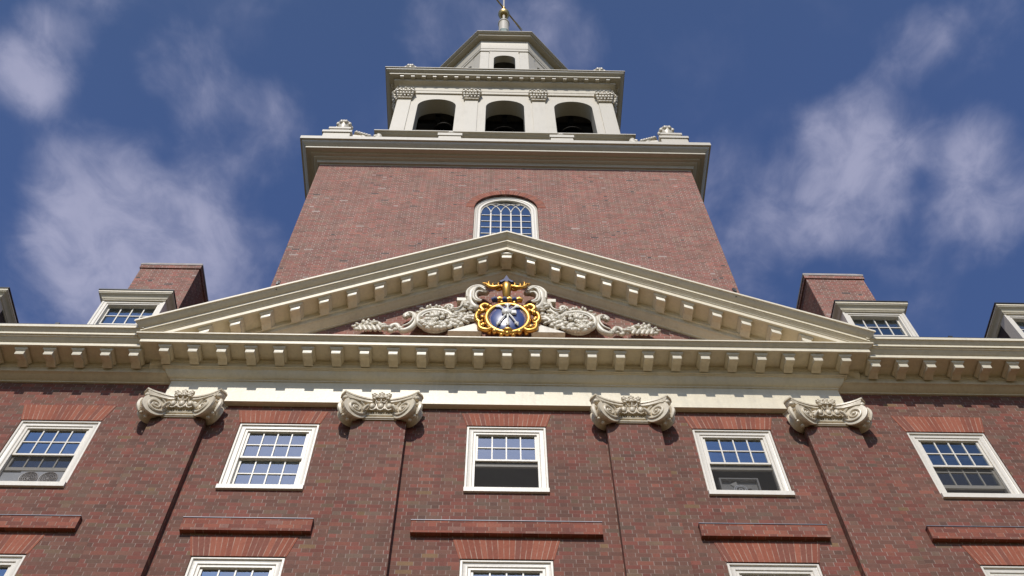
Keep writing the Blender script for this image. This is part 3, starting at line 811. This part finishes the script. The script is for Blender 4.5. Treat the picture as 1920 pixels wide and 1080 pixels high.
ca.ell((.02, -.34, 16.89), (.11, .09, .06), 12, 8)
CA = ca.obj('coat_of_arms', GOLD, B, smooth=60, label='gilded oval coat of arms with stag head crest above a blue shield')
sh = MB()
for j in range(9):
    ph = (math.pi / 2) * j / 8
    for i in range(40):
        a = 2 * math.pi * i / 40; sh.v.append((.02 + .37 * math.sin(ph) * math.cos(a), -.28 - .13 * math.cos(ph), 17.36 + .49 * math.sin(ph) * math.sin(a)))
for j in range(8):
    for i in range(40): sh.f.append((j * 40 + i, (j + 1) * 40 + i, (j + 1) * 40 + (i + 1) % 40, j * 40 + (i + 1) % 40))
sh.obj('shield', BLUE, CA, smooth=70)
em = MB()
def shd(x, z): return -.30 - .13 * math.sqrt(max(0, 1 - ((x - .02) / .37) ** 2 - ((z - 17.36) / .49) ** 2))
for dx in (-.19, 0, .20):
    a = Vector((.02 + dx, 0, 17.72 + (.06 if dx == 0 else 0))); b = Vector((.02 - dx * .95, 0, 17.04 - (.03 if dx == 0 else 0)))
    pts = [a.lerp(b, t / 10) for t in range(11)]
    em.tube([(p.x, shd(p.x, p.z) - .012, p.z) for p in pts], .018, 6)
    fe = [a.lerp(b, t / 10 * .26) for t in range(6)]
    em.tube([(p.x, shd(p.x, p.z) - .012, p.z) for p in fe], [.045, .056, .056, .050, .042, .025], 6, .5)
    hd = [a.lerp(b, .9 + t / 4 * .12) for t in range(5)]
    em.tube([(p.x, shd(p.x, p.z) - .012, p.z) for p in hd], [.014, .044, .032, .018, .004], 6, .5)
em.ell((.0, shd(.0, 17.40) - .01, 17.40), (.095, .055, .10), 12, 8)
for k in range(4): em.tube([(-.075 + .01 * k, shd(-.05, 17.4) - .015, 17.45 - .035 * k), (.0, shd(0, 17.4) - .05, 17.452 - .035 * k), (.06, shd(.05, 17.4) - .02, 17.45 - .034 * k)], .017, 6)
em.cbox(.085, .175, shd(.12, 17.4) - .03, shd(.12, 17.4) + .02, 17.34, 17.46, .012)
em.obj('hand_and_arrows', WHITE, CA, smooth=60)
tq = MB(); tb = MB()
for k in range(6):
    x0, x1 = -.275 + .09 * k, -.245 + .09 * (k + 1)
    (tq if k % 2 else tb).tube([(x0, -.36, 18.035), ((x0 + x1) / 2, -.38, 18.045), (x1, -.36, 18.035)], [.050, .060, .050], 10)
tq.obj('wreath', GOLD, CA, (0, 0, -.10), smooth=60); tb.obj('blue_wreath', NAVY, CA, (0, 0, -.10), smooth=60); tb = MB()
# stag's head with antlers and a blue arrowhead between them
st = MB()
st.tube(smoothpath([(0, -.30, 18.10), (0, -.36, 18.20), (0, -.42, 18.36), (0, -.40, 18.50), (0, -.34, 18.56)], 4), [.055, .06, .06, .065, .07, .075, .08, .085, .09, .095, .10, .10, .10, .095, .09, .08, .06], 10)
for sx in (-1, 1):
    st.ell((sx * .13, -.36, 18.45), (.085, .03, .035), 8, 6, Matrix.Rotation(sx * .35, 3, 'Y'))
    st.tube(smoothpath([(sx * .06, -.38, 18.55), (sx * .17, -.40, 18.47), (sx * .28, -.40, 18.46), (sx * .36, -.40, 18.53), (sx * .40, -.40, 18.64)], 5), [.036, .04, .04, .042, .042, .044, .044, .044, .042, .04, .038, .036, .034, .032, .03, .028, .026, .024, .02, .014, .008], 8)
    for x, z, h in ((.15, 18.49, .15), (.255, 18.47, .15), (.335, 18.52, .17)):
        st.tube([(sx * x, -.40, z), (sx * (x + .012), -.41, z + h * .6), (sx * (x - .01), -.41, z + h)], [.03, .022, .006], 7)
    st.tube([(sx * .40, -.40, 18.58), (sx * .46, -.41, 18.62)], [.024, .006], 6)
    st.ell((sx * .055, -.475, 18.40), (.012, .012, .012), 6, 5)
st.obj('stag_head', GOLD, CA, (0, 0, -.10), smooth=60)
tb.prism([(0, 18.87), (.05, 18.72), (.14, 18.63), (.10, 18.60), (.03, 18.66), (0, 18.56), (-.03, 18.66), (-.10, 18.60), (-.14, 18.63), (-.05, 18.72)], lambda p: (p[0], -.42, p[1]), lambda p: (p[0], -.34, p[1]))
tb.obj('blue_arrowhead', NAVY, CA, (0, 0, -.06), smooth=40)

# ---- roof, chimneys, dormers
rf = MB()
for xa, xb in ((-15.5, 15.5),):
    [rf.quad((sx * 6.2, -.70, 16.25), (sx * 15.5, -.70, 16.25), (sx * 15.5, 6, 22.7), (sx * 6.2, 6, 22.7)) for sx in (-1, 1)]; rf.quad((xa, 6, 22.7), (xb, 6, 22.7), (xb, 14, 16.04), (xa, 14, 16.04))
RF = rf.obj('roof', SLATE, B)
pr = MB()
for sx in (-1, 1): pr.quad((0, -.80, 19.892), (0, 2.6, 19.892), (sx * 6.15, 2.6, 19.892 - SL * 6.15), (sx * 6.15, -.80, 19.892 - SL * 6.15))
pr.obj('pediment_roof', SLATE, B)
for sx in (-1, 1):
    x = sx * 8.41
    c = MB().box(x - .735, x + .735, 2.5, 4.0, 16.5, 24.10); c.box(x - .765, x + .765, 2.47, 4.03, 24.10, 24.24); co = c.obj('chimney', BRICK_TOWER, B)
    cc = MB(); a = [(x - .775, 2.46), (x + .775, 2.46), (x + .775, 4.04), (x - .775, 4.04)]; b = [(x - .66, 2.58), (x + .66, 2.58), (x + .66, 3.92), (x - .66, 3.92)]
    cc.add([(p[0], p[1], 24.241) for p in a] + [(p[0], p[1], 24.31) for p in a] + [(p[0], p[1], 24.55) for p in b], [(0, 1, 5, 4), (1, 2, 6, 5), (2, 3, 7, 6), (3, 0, 4, 7), (4, 5, 9, 8), (5, 6, 10, 9), (6, 7, 11, 10), (7, 4, 8, 11), (8, 9, 10, 11)])
    cc.obj('chimney_cap', WASH, co)
def dormer(x, first=None):
    if first: return dup(first, B, (x, .4, 0))
    m = MB()
    # casing: 3 sided frame with mouldings
    x0, x1, zb, zt = -.62, .62, 17.0, 19.03
    pr_ = [(0, .25), (0, 0), (.04, 0), (.045, .012), (.10, .014), (.105, .03), (.135, .03), (.14, .10)]
    for (i0, y0), (i1, y1) in zip(pr_, pr_[1:]):
        A = [(x0 + i0, y0, zb), (x0 + i0, y0, zt - i0), (x1 - i0, y0, zt - i0), (x1 - i0, y0, zb)]; C = [(x0 + i1, y1, zb), (x0 + i1, y1, zt - i1), (x1 - i1, y1, zt - i1), (x1 - i1, y1, zb)]
        for k in range(3): m.quad(A[k], A[k + 1], C[k + 1], C[k])
    D = m.obj('dormer', WINPAINT, B, (x, .4, 0), smooth=30)
    ck = MB(); ck.box(-.60, -.56, .06, 3.4, 17.0, 19.0); ck.box(.56, .60, .06, 3.4, 17.0, 19.0); ck.obj('slate_cheek', SLATE, D)
    co = MB(); co.sweep([(-.605, 3.4), (-.605, 0), (.605, 0), (.605, 3.4)], [(-.02, 18.985), (.018, 18.985), (.02, 19.005), (.035, 19.01), (.045, 19.035), (.060, 19.065), (.085, 19.09), (.112, 19.105), (.115, 19.125), (.128, 19.128), (.128, 19.170), (-.3, 19.18)])
    co.obj('dormer_cornice', TRIM, D, smooth=30)
    MB().box(-.745, .745, -.142, 3.4, 19.184, 19.215).obj('dormer_roof', BLACK, D)
    s, gb = sash_bm(18.265, 18.915, .10, .035, .035, 4, 2, .482, .03, .022); s.obj('upper_sash', WINPAINT, D); pane(gb, .12).obj('glass', GLASS, D, recalc=False)
    pane((-.474, .474, 17.2, 18.26), .15).obj('lower_pane', GLASS, D, recalc=False)
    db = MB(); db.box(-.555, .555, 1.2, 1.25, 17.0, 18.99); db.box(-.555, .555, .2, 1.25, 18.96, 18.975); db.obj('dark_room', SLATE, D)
    MB().box(-.47, .47, .17, .18, 18.62, 18.95).obj('blind', CURTAIN, D)
    return D
d0 = dormer(-7.36)
for x in (7.36, -10.62, 10.62): dormer(x, d0)

# ================================================================== bell tower (local coordinates round its axis)
T = empty('bell_tower', (0.05, 8.28, 0), 'square red brick bell tower rising behind the pediment with white arcaded belfry and lantern', 'tower')
def sq(h): return [(-h, -h), (h, -h), (h, h), (-h, h)]
TH = 5.78
WR, WZ = .905, 28.03
sh_ = MB()
NA = 24
arc = [(WR * math.cos(math.pi - math.pi * i / NA), WZ + WR * math.sin(math.pi - math.pi * i / NA)) for i in range(NA + 1)]
y = -TH
z0, z1, zw = 15.5, 31.0, 25.4
sh_.quad((-TH, y, z0), (-WR, y, z0), (-WR, y, z1), (-TH, y, z1)); sh_.quad((WR, y, z0), (TH, y, z0), (TH, y, z1), (WR, y, z1)); sh_.quad((-WR, y, z0), (WR, y, z0), (WR, y, zw), (-WR, y, zw))
for (xa, za), (xb, zb) in zip(arc, arc[1:]): sh_.quad((xa, y, za), (xb, y, zb), (xb, y, z1), (xa, y, z1)); sh_.quad((xa, y, za), (xb, y, zb), (xb, y + .3, zb), (xa, y + .3, za))
for sx in (-1, 1): sh_.quad((sx * WR, y, zw), (sx * WR, y, WZ), (sx * WR, y + .3, WZ), (sx * WR, y + .3, zw))
sh_.quad((-TH, -TH, z0), (-TH, TH, z0), (-TH, TH, z1), (-TH, -TH, z1)); sh_.quad((TH, -TH, z0), (TH, TH, z0), (TH, TH, z1), (TH, -TH, z1)); sh_.quad((-TH, TH, z0), (TH, TH, z0), (TH, TH, z1), (-TH, TH, z1))
sh_.obj('brick_shaft', BRICK_TOWER, T, recalc=False)
# round brick arch over the window
ra = MB()
for (xa, za), (xb, zb) in zip(arc, arc[1:]):
    k = 1.265
    pa, pb = (xa, za - WZ), (xb, zb - WZ)
    vs = [(pa[0], 0, pa[1]), (pb[0], 0, pb[1]), (pb[0] * k, 0, pb[1] * k), (pa[0] * k, 0, pa[1] * k)]
    ra.add([(a, -.006, c) for a, b, c in vs] + [(a, .10, c) for a, b, c in vs], [(0, 1, 2, 3), (0, 1, 5, 4), (2, 3, 7, 6)])
ra.obj('brick_arch', VOUSS_R, T, (0, -TH, WZ))
# arched window with interlaced tracery
aw = MB(); zb_ = 25.42
pr_ = [(0, .12), (0, .075), (.035, .065), (.05, .085), (.10, .09), (.115, .105), (.175, .105), (.185, .125), (.19, .20)]
for (i0, y0), (i1, y1) in zip(pr_, pr_[1:]):
    def ringp(i, yy):
        r = WR - .004 - i
        return [(-r, yy, zb_)] + [(r * math.cos(math.pi - math.pi * j / NA), yy, WZ + r * math.sin(math.pi * j / NA)) for j in range(NA + 1)] + [(r, yy, zb_)]
    A, C = ringp(i0, y0), ringp(i1, y1)
    for k in range(len(A) - 1): aw.quad(A[k], A[k + 1], C[k + 1], C[k])
AW = aw.obj('arched_window', WINPAINT, T, (0, -TH, 0), smooth=40)
tr = MB(); GR = .715
mx = [-.429, -.143, .143, .429]
for x in mx: tr.box(x - .018, x + .018, .135, .175, zb_, WZ - .08)
for z in [WZ - .20 - .385 * k for k in range(7)]:
    for a, b in zip([-GR] + mx, mx + [GR]): tr.box(a + .018, b - .018, .142, .170, z - .013, z + .013)
RT = .42
for x in [-.715] + mx + [.715]:
    for sg in (-1, 1):
        pts = []
        for k in range(22):
            th = math.pi / 2 * k / 21; px_, pz_ = x + sg * RT * (1 - math.cos(th)), WZ - .09 + RT * 1.5 * math.sin(th)
            if px_ ** 2 + (pz_ - WZ) ** 2 > GR ** 2 and pz_ > WZ: break
            if abs(px_) > GR: break
            pts.append((px_, .155, pz_))
        if len(pts) > 2: tr.tube(pts, .0155, 6)
tr.obj('tracery', WINPAINT, AW)
gl = MB(); gl.add([(-GR - .01, .160, zb_), (GR + .01, .160, zb_)] + [((GR + .01) * math.cos(math.pi * j / NA), .160, WZ + (GR + .01) * math.sin(math.pi * j / NA)) for j in range(NA + 1)], [tuple(range(NA + 3))])
gl.obj('glass', GLASS, AW, recalc=False)
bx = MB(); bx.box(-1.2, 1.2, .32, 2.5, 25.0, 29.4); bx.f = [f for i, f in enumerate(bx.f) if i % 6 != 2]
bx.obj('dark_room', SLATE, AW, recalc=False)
# main tower cornice
tcn_ = MB()
tcn_.sweep(sq(TH), [(-.02, 30.90), (.0, 30.90), (.015, 30.94), (.075, 30.94), (.078, 31.00), (.10, 31.02), (.10, 31.06), (.17, 31.075), (.20, 31.10), (.20, 31.13), (.285, 31.145), (.285, 31.19), (.31, 31.205), (.455, 31.205), (.455, 31.305), (.475, 31.312),
                    (.49, 31.330), (.52, 31.352), (.565, 31.392), (.590, 31.425), (.600, 31.462), (.655, 31.470), (.655, 31.675), (.60, 31.68)], True)
TCO = tcn_.obj('tower_cornice', TRIM_B, T, smooth=28)
MB().sweep(sq(TH), [(.60, 31.681), (-1.6, 31.78)], True).obj('bounce_cover', SLATE, TCO)  # unseen dark top, added to cut light bounced up at the belfry
# pedestal of the belfry
pe = MB()
pe.sweep(sq(4.5), [(0, 31.4), (0, 36.42), (.05, 36.43), (.06, 36.47), (.11, 36.48), (.16, 36.50), (.20, 36.54), (.27, 36.56), (.27, 36.62), (.24, 36.625)], True)
PEO = pe.obj('belfry_pedestal', TRIM_B, T, smooth=28)
MB().sweep(sq(4.5), [(.24, 36.626), (-.4, 36.66), (-4.5, 36.75)], True).obj('bounce_cover', SLATE, PEO)  # unseen dark top of the pedestal, added against bounce into the arches
# belfry arcade
def arch_wall(x0, x1, z0, z1, arches, y, t):
    m = MB(); edges = [x0]
    for cx, hw_, zs, zb in arches: edges += [cx - hw_, cx + hw_]
    edges.append(x1)
    for yy in (y, y + t):
        for i in range(0, len(edges), 2): m.quad((edges[i], yy, z0), (edges[i + 1], yy, z0), (edges[i + 1], yy, z1), (edges[i], yy, z1))
        for cx, hw_, zs, zb in arches:
            if zb > z0: m.quad((cx - hw_, yy, z0), (cx + hw_, yy, z0), (cx + hw_, yy, zb), (cx - hw_, yy, zb))
            ar = [(cx - hw_ * math.cos(math.pi * j / 20), zs + hw_ * math.sin(math.pi * j / 20)) for j in range(21)]
            for (xa, za), (xb, zb2) in zip(ar, ar[1:]): m.quad((xa, yy, za), (xb, yy, zb2), (xb, yy, z1), (xa, yy, z1))
    for cx, hw_, zs, zb in arches:
        ar = [(cx - hw_, zb)] + [(cx - hw_ * math.cos(math.pi * j / 20), zs + hw_ * math.sin(math.pi * j / 20)) for j in range(21)] + [(cx + hw_, zb)]
        for (xa, za), (xb, zb2) in zip(ar, ar[1:]): m.quad((xa, y, za), (xb, y, zb2), (xb, y + t, zb2), (xa, y + t, za))
    return m
BH = 4.31
bw = MB()
one = arch_wall(-BH, BH, 36.7, 41.84, [(-2.735, .765, 40.55, 36.95), (0, .765, 40.55, 36.95), (2.735, .765, 40.55, 36.95)], -BH, .60)
for k in range(4): bw.merge(one, Matrix.Rotation(k * math.pi / 2, 4, 'Z'))
bw.v = [(a * (.9999 if abs(a) > 4.309 else 1), b, c) for a, b, c in bw.v]
BW = bw.obj('belfry', TRIM_B, T, smooth=25)
MB().box(-3.58, 3.58, -3.58, 3.58, 41.55, 41.80).obj('belfry_ceiling', TIMBER, BW)
bc = MB()
for yy in (-3.2, 0, 3.2): bc.box(-3.57, 3.57, yy - .12, yy + .12, 41.15, 41.54)
for xx in (-2.735, 0, 2.735): bc.box(xx - .10, xx + .10, -3.57, 3.57, 41.20, 41.53)
bc.obj('bell_frame', BLACK, BW)
be = MB()
be.sweep(sq(BH), [(.0, 41.86), (.06, 41.88), (.06, 42.12), (.075, 42.13), (.075, 42.56), (.09, 42.58), (.12, 42.62), (.20, 42.66), (.28, 42.68), (.31, 42.70), (.31, 42.90)], True)
be.sweep(sq(BH), [(.29, 42.90), (.50, 42.90), (.50, 42.88), (.52, 42.88), (.52, 43.02), (.54, 43.03), (.60, 43.06), (.66, 43.10), (.68, 43.16), (.72, 43.17), (.72, 43.23), (.68, 43.235)], True)
BTOP = MB().sweep(sq(BH), [(.68, 43.236), (-1.6, 43.42), (-4.3, 43.5)], True)
BE = be.obj('belfry_entablature', TRIM_B, T, smooth=28); BTOP.obj('bounce_cover', SLATE, BE)  # the dark top is out of view, added to lessen bounce on the lantern
bm0 = None
for side_ in range(3):
    ang = (0, math.pi / 2, -math.pi / 2)[side_]
    for k in range(20):
        x = -4.3035 + .453 * k; v = Vector((x, -BH - .30, 0)); v.rotate(Matrix.Rotation(ang, 3, 'Z'))
        if bm0 is None: bm0 = modillion_bm(.150, .17, .13, False).obj('modillion', TRIM_B, BE, (v.x, v.y, 42.899), smooth=30)
        else: dup(bm0, BE, (v.x, v.y, 42.899), (0, 0, ang))
def cor_cap():
    m = MB(); random.seed(5)
    m.box(-.30, .30, -.06, .02, 0, .70); m.box(-.40, .40, -.22, .02, .62, .70); m.box(-.29, .29, -.10, .02, -.03, .03)
    for rowz, nn, rr, out in ((.14, 5, .075, .10), (.34, 6, .085, .14), (.53, 5, .085, .18)):
        for i in range(nn):
            x = -.27 + .54 * i / (nn - 1)
            m.ell((x * (1 + rowz * .35), -out - .02, rowz), (rr * .75, .06, rr * 1.4), 8, 6); m.ell((x * (1 + rowz * .4), -out - .08, rowz + .07), (rr * .6, .05, rr * .5), 8, 6)
    for sx in (-1, 1):
        m.tube([(sx * (.36 + q[0] * .35), -.20, .54 + q[1] * .35) for q in spiral(.28, 1.6, 20, .7)], .025, 6)
        m.tube([(sx * (.10 + q[0] * .25), -.20, .55 + q[1] * .25) for q in spiral(.26, 1.5, 18, .7)], .02, 6)
    m.ell((0, -.24, .66), (.07, .06, .07), 8, 6)
    return m
CC = cor_cap(); cc0 = None
for ang in (0, math.pi / 2, math.pi, -math.pi / 2):
    Rz = Matrix.Rotation(ang, 3, 'Z')
    for x in (-4.065, -1.36, 1.36, 4.065):
        m = MB(); m.box(x - .265, x + .265, -BH - .05, -BH + .001, 36.72, 41.16); m.v = [tuple(Rz @ Vector(p)) for p in m.v]
        po = m.obj('belfry_pilaster', TRIM_B, T)
        v = Rz @ Vector((x, -BH - .03, 41.14))
        if cc0 is None: cc0 = CC.obj('leafy_capital', CARVE, po, v, smooth=60)
        else: dup(cc0, po, v, (0, 0, ang))
# lantern
def octo(a): 
    h = a * math.tan(math.pi / 8); c = [(-h, -a), (h, -a), (a, -h), (a, h), (h, a), (-h, a), (-a, h), (-a, -h)]
    return c
LA = 2.87; LH = LA * math.tan(math.pi / 8)
ln_ = MB(); face = arch_wall(-LH, LH, 43.4, 52.87, [(0, .535, 51.62, 48.6)], -LA, .35)
for sx in (-1, 1): face.box(sx * (LH - .20) - .23, sx * (LH - .20) + .20 + (.02 if sx > 0 else 0) * 0, -LA - .06, -LA + .001, 43.5, 52.55)
for sx in (-1, 1): face.box(sx * (LH - .20) - .27, sx * (LH - .20) + .22, -LA - .11, -LA + .001, 52.55, 52.70)
for k in range(8): ln_.merge(face, Matrix.Rotation(k * math.pi / 4, 4, 'Z'))
LN = ln_.obj('lantern', TRIM_B, T, smooth=25)
le = MB(); le.sweep(octo(LA), [(.0, 52.78), (.04, 52.82), (.04, 53.10), (.06, 53.12), (.06, 53.85), (.09, 54.05), (.12, 54.28), (.12, 54.34), (.38, 54.34), (.38, 54.32), (.40, 54.32), (.40, 54.43), (.44, 54.445), (.50, 54.475), (.54, 54.525), (.57, 54.535), (.57, 54.60), (-.2, 54.72), (-2.8, 54.8)], True)
le.obj('lantern_cornice', TRIM_B, LN, smooth=28)
MB().lathe([(0, 52.35), (2.75, 52.35), (2.75, 52.45)], n=16).obj('lantern_ceiling', TIMBER, LN)
lb = MB().lathe([(.0, 51.5), (.35, 51.48), (.5, 51.2), (.62, 50.6), (.8, 50.2)], (0, -1.75, 0), 20); lb.obj('lantern_core', BLACK, LN, smooth=40)
lr = MB().lathe([(3.1, 54.55), (2.7, 55.1), (2.0, 56.6), (1.3, 58.8), (.85, 61.5), (.55, 64.2), (.40, 66.2)], n=8, phase=math.pi / 8); lr.obj('lantern_roof', COPPER, T)
fs_ = MB().lathe([(.34, 65.8), (.33, 68.35), (.38, 68.40), (.38, 68.55), (.28, 68.62), (.12, 68.7), (.095, 68.9), (.095, 70.6), (.06, 71.2), (.055, 77.0), (0, 77.05)], n=20); FS = fs_.obj('finial_post', TRIM_B, T, smooth=40)
fb = MB().ell((0, 0, 70.95), (.39, .39, .42), 24, 16); fb.obj('gilded_ball', GOLD_OLD, FS, smooth=80)

# ---- weather vane on the finial
V = empty('weather_vane', (0.05, 8.28, 72.5), 'gilded weather vane arrow on the spire rod above the gilded ball', 'weather vane')
dv = Vector((1.30, 1.52, 0)).normalized()
def vp(t, z=0): return (dv.x * t, dv.y * t, z)
MB().tube([vp(-2.6), vp(1.75)], .055, 8, updir=(0, 0, 1)).obj('shaft', GOLD_OLD, V, smooth=60)
tl = MB()
nv = Vector((-dv.y, dv.x, 0)) * .02
def plate(pts): 
    m = MB(); m.prism(pts, lambda p: tuple(Vector(vp(p[0], p[1])) + nv), lambda p: tuple(Vector(vp(p[0], p[1])) - nv)); return m
tl.merge(plate([(1.0, .04), (1.45, .34), (2.05, .30), (1.75, 0), (2.05, -.30), (1.45, -.34), (1.0, -.04)]))
tl.obj('tail_feather', GOLD_OLD, V)
plate([(-2.5, .25), (-2.5, -.25), (-3.1, 0)]).obj('arrow_point', GOLD_OLD, V)
MB().lathe([(.0, -.16), (.11, -.14), (.14, 0), (.11, .14), (0, .16)], n=14).obj('hub', GOLD_OLD, V, smooth=50)

# ---- urns on the tower cornice
def urn(loc, label, kind='corner'):
    U = empty('urn', loc, label, 'urn', 'urns standing round the tower cornices')
    if kind == 'corner':
        p = MB(); p.cbox(-.44, .44, -.44, .44, 0, 1.14, .01); p.box(-.48, .48, -.48, .48, 1.06, 1.22); p.cbox(-.33, .33, -.33, .33, 1.22, 1.70, .01); p.box(-.36, .36, -.36, .36, 1.66, 1.80); p.box(-.22, .22, -.22, .22, 1.80, 1.88); zb = 1.88; s = .74
    elif kind == 'middle':
        p = MB(); p.cbox(-.37, .37, -.30, .30, 0, 1.14, .01); p.box(-.40, .40, -.33, .33, 1.10, 1.30); p.box(-.2, .2, -.2, .2, 1.30, 1.45); zb = 1.42; s = .42
    else:
        p = MB(); p.cbox(-.24, .24, -.24, .24, 0, .55, .01); p.box(-.28, .28, -.28, .28, .5, .62); zb = .62; s = .82
    p.obj('plinth', TRIM_B, U)
    b = MB().lathe([(0, 0), (.17 * s, 0), (.17 * s, .05 * s), (.09 * s, .12 * s), (.08 * s, .22 * s), (.16 * s, .34 * s), (.27 * s, .62 * s), (.32 * s, .92 * s), (.31 * s, 1.0 * s), (.36 * s, 1.06 * s), (.36 * s, 1.12 * s), (.22 * s, 1.20 * s), (.20 * s, 1.30 * s), (.1 * s, 1.42 * s), (0, 1.46 * s)], (0, 0, zb), 20)
    b.obj('bowl', CARVE, U, smooth=40)
    l = MB()
    for k in range(10):
        a = 2 * math.pi * k / 10; l.ell((.33 * s * math.cos(a), .33 * s * math.sin(a), zb + 1.0 * s), (.085 * s, .085 * s, .16 * s), 8, 6)
    for k in range(7):
        a = 2 * math.pi * k / 7; l.ell((.17 * s * math.cos(a), .17 * s * math.sin(a), zb + 1.30 * s), (.08 * s, .08 * s, .12 * s), 8, 6)
    l.obj('leaf_garland', CARVE, U, smooth=60)
    return U
urn((0.05 - 5.50, 8.28 - 5.66, 31.76), 'white urn on a stepped plinth at the left corner of the brick tower cornice')
urn((0.05 + 5.50, 8.28 - 5.66, 31.76), 'white urn on a stepped plinth at the right corner of the brick tower cornice')
urn((.05 - 1.83, 8.28 - 5.75, 31.74), 'low plinth with a leafy knob below the belfry, between its left and middle arches', 'middle')
urn((.05 + 1.83, 8.28 - 5.75, 31.74), 'low plinth with a leafy knob below the belfry, between its middle and right arches', 'middle')
urn((.05 - 4.12, 8.28 - 4.33, 43.35), 'small urn top showing above the left end of the belfry cornice', 'small')
urn((.05 + 4.12, 8.28 - 4.33, 43.35), 'small urn top showing above the right end of the belfry cornice', 'small')
for sx in (-1, 1):
    s = MB(); yy = -5.75
    pts = smoothpath([(sx * 5.00, yy, 33.52), (sx * 4.80, yy, 33.40), (sx * 4.60, yy, 33.02), (sx * 4.40, yy, 32.98), (sx * 4.20, yy, 33.20), (sx * 4.24, yy, 33.42), (sx * 4.38, yy, 33.36)], 5)
    s.tube(pts, [.13] * 20 + [.12] * 6 + [.08] * 5, 8)
    s.prism([(sx * 5.05, 31.7), (sx * 3.85, 31.7), (sx * 3.95, 32.85), (sx * 4.5, 32.75), (sx * 4.8, 33.25), (sx * 5.05, 33.3)], lambda p: (p[0], yy - .10, p[1]), lambda p: (p[0], yy + .10, p[1]))
    for k in range(6): s.ell((sx * (4.95 - .09 * k), yy - .1, 33.46 - .06 * k), (.08, .08, .08), 8, 6)
    s.obj('scroll_bracket', CARVE, T, smooth=50)

# ---- bells hanging in the belfry
def bell(x, label, r=.60, zc=40.2, yy=-3.06):
    Q = empty('bell', (.05 + x, 8.28 + yy, zc), label, 'bell', 'bells hanging in the belfry arches')
    k = r / .6
    MB().lathe([(.54 * k, .02), (.60 * k, 0), (.58 * k, .08), (.46 * k, .28), (.38 * k, .55), (.34 * k, .78), (.26 * k, .90), (0, .95)], n=28).obj('bell_cup', BRONZE, Q, smooth=50)
    MB().lathe([(0, -.08), (.07, -.04), (.08, .03), (.03, .1), (.02, .8), (0, .85)], n=12).obj('clapper', BRONZE, Q, smooth=50)
    y = MB(); y.box(-.06, .06, -.06, .06, .94, 1.4); y.box(-.5 * k, .5 * k, -.07, .07, 1.05, 1.2); y.obj('headstock', BLACK, Q)
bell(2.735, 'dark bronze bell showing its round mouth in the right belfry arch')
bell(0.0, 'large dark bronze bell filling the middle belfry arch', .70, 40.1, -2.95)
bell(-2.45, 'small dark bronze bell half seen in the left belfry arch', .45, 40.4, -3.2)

# ---- fans in the windows
tf = empty('window_fan', (WC[0], .105, 13.14), 'white twin window fan with two round grilles in the far left window', 'fan')
m = MB(); m.cbox(-.205, .462, 0, .07, .015, .34, .008); m.obj('housing', PLASTIC, tf)
MB().box(-.478, -.207, .02, .04, .02, .33).obj('side_panel', PLASTIC, tf)
for cx in (-.035, .255):
    gr = MB(); n = 32
    gr.add([(cx + .132 * math.cos(2 * math.pi * i / n), -.004, .175 + .140 * math.sin(2 * math.pi * i / n)) for i in range(n)] + [(cx + .132 * math.cos(2 * math.pi * i / n), .02, .175 + .140 * math.sin(2 * math.pi * i / n)) for i in range(n)],
           [tuple(range(n))] + [(i, (i + 1) % n, n + (i + 1) % n, n + i) for i in range(n)])
    G = gr.obj('grille', GRILLE, tf)
    rg_ = MB()
    for r in (.02, .05, .08, .11, .134):
        rg_.tube([(cx + r * math.cos(2 * math.pi * i / 28), -.008, .175 + r * 1.06 * math.sin(2 * math.pi * i / 28)) for i in range(29)], .0035 if r < .13 else .008, 5)
    for k in range(8): rg_.tube([(cx, -.008, .175), (cx + .13 * math.cos(k * .785), -.008, .175 + .138 * math.sin(k * .785))], .003, 5)
    rg_.obj('guard_wires', GRILLE, G)
bf = empty('box_fan', (WC[3] - .06, .20, 13.15), 'grey box fan with a pale ring standing in the open window right of the middle', 'fan')
m = MB(); m.box(-.30, -.275, -.03, .07, 0, .46); m.box(.275, .30, -.03, .07, 0, .46); m.box(-.275, .275, -.03, .07, .435, .46); m.box(-.275, .275, -.03, .07, 0, .025); m.obj('frame', DARKFAN, bf)
MB().box(-.275, .275, .03, .05, .025, .435).obj('back_panel', DARKFAN, bf)
m = MB()
for r in (.025, .07, .095):
    m.tube([(r * math.cos(2 * math.pi * i / 28), 0, .225 + r * math.sin(2 * math.pi * i / 28)) for i in range(29)], .010, 6)
m.obj('hub_ring', PLASTIC, bf, smooth=60)
m = MB()
for k in range(4):
    a = k * math.pi / 2 + .5
    m.add([(.03 * math.cos(a), .01, .225 + .03 * math.sin(a)), (.19 * math.cos(a - .3), .0, .225 + .19 * math.sin(a - .3)), (.20 * math.cos(a + .25), .02, .225 + .20 * math.sin(a + .25)), (.05 * math.cos(a + .5), .02, .225 + .05 * math.sin(a + .5))], [(0, 1, 2, 3)])
m.obj('fan_blades', DARKFAN, bf)
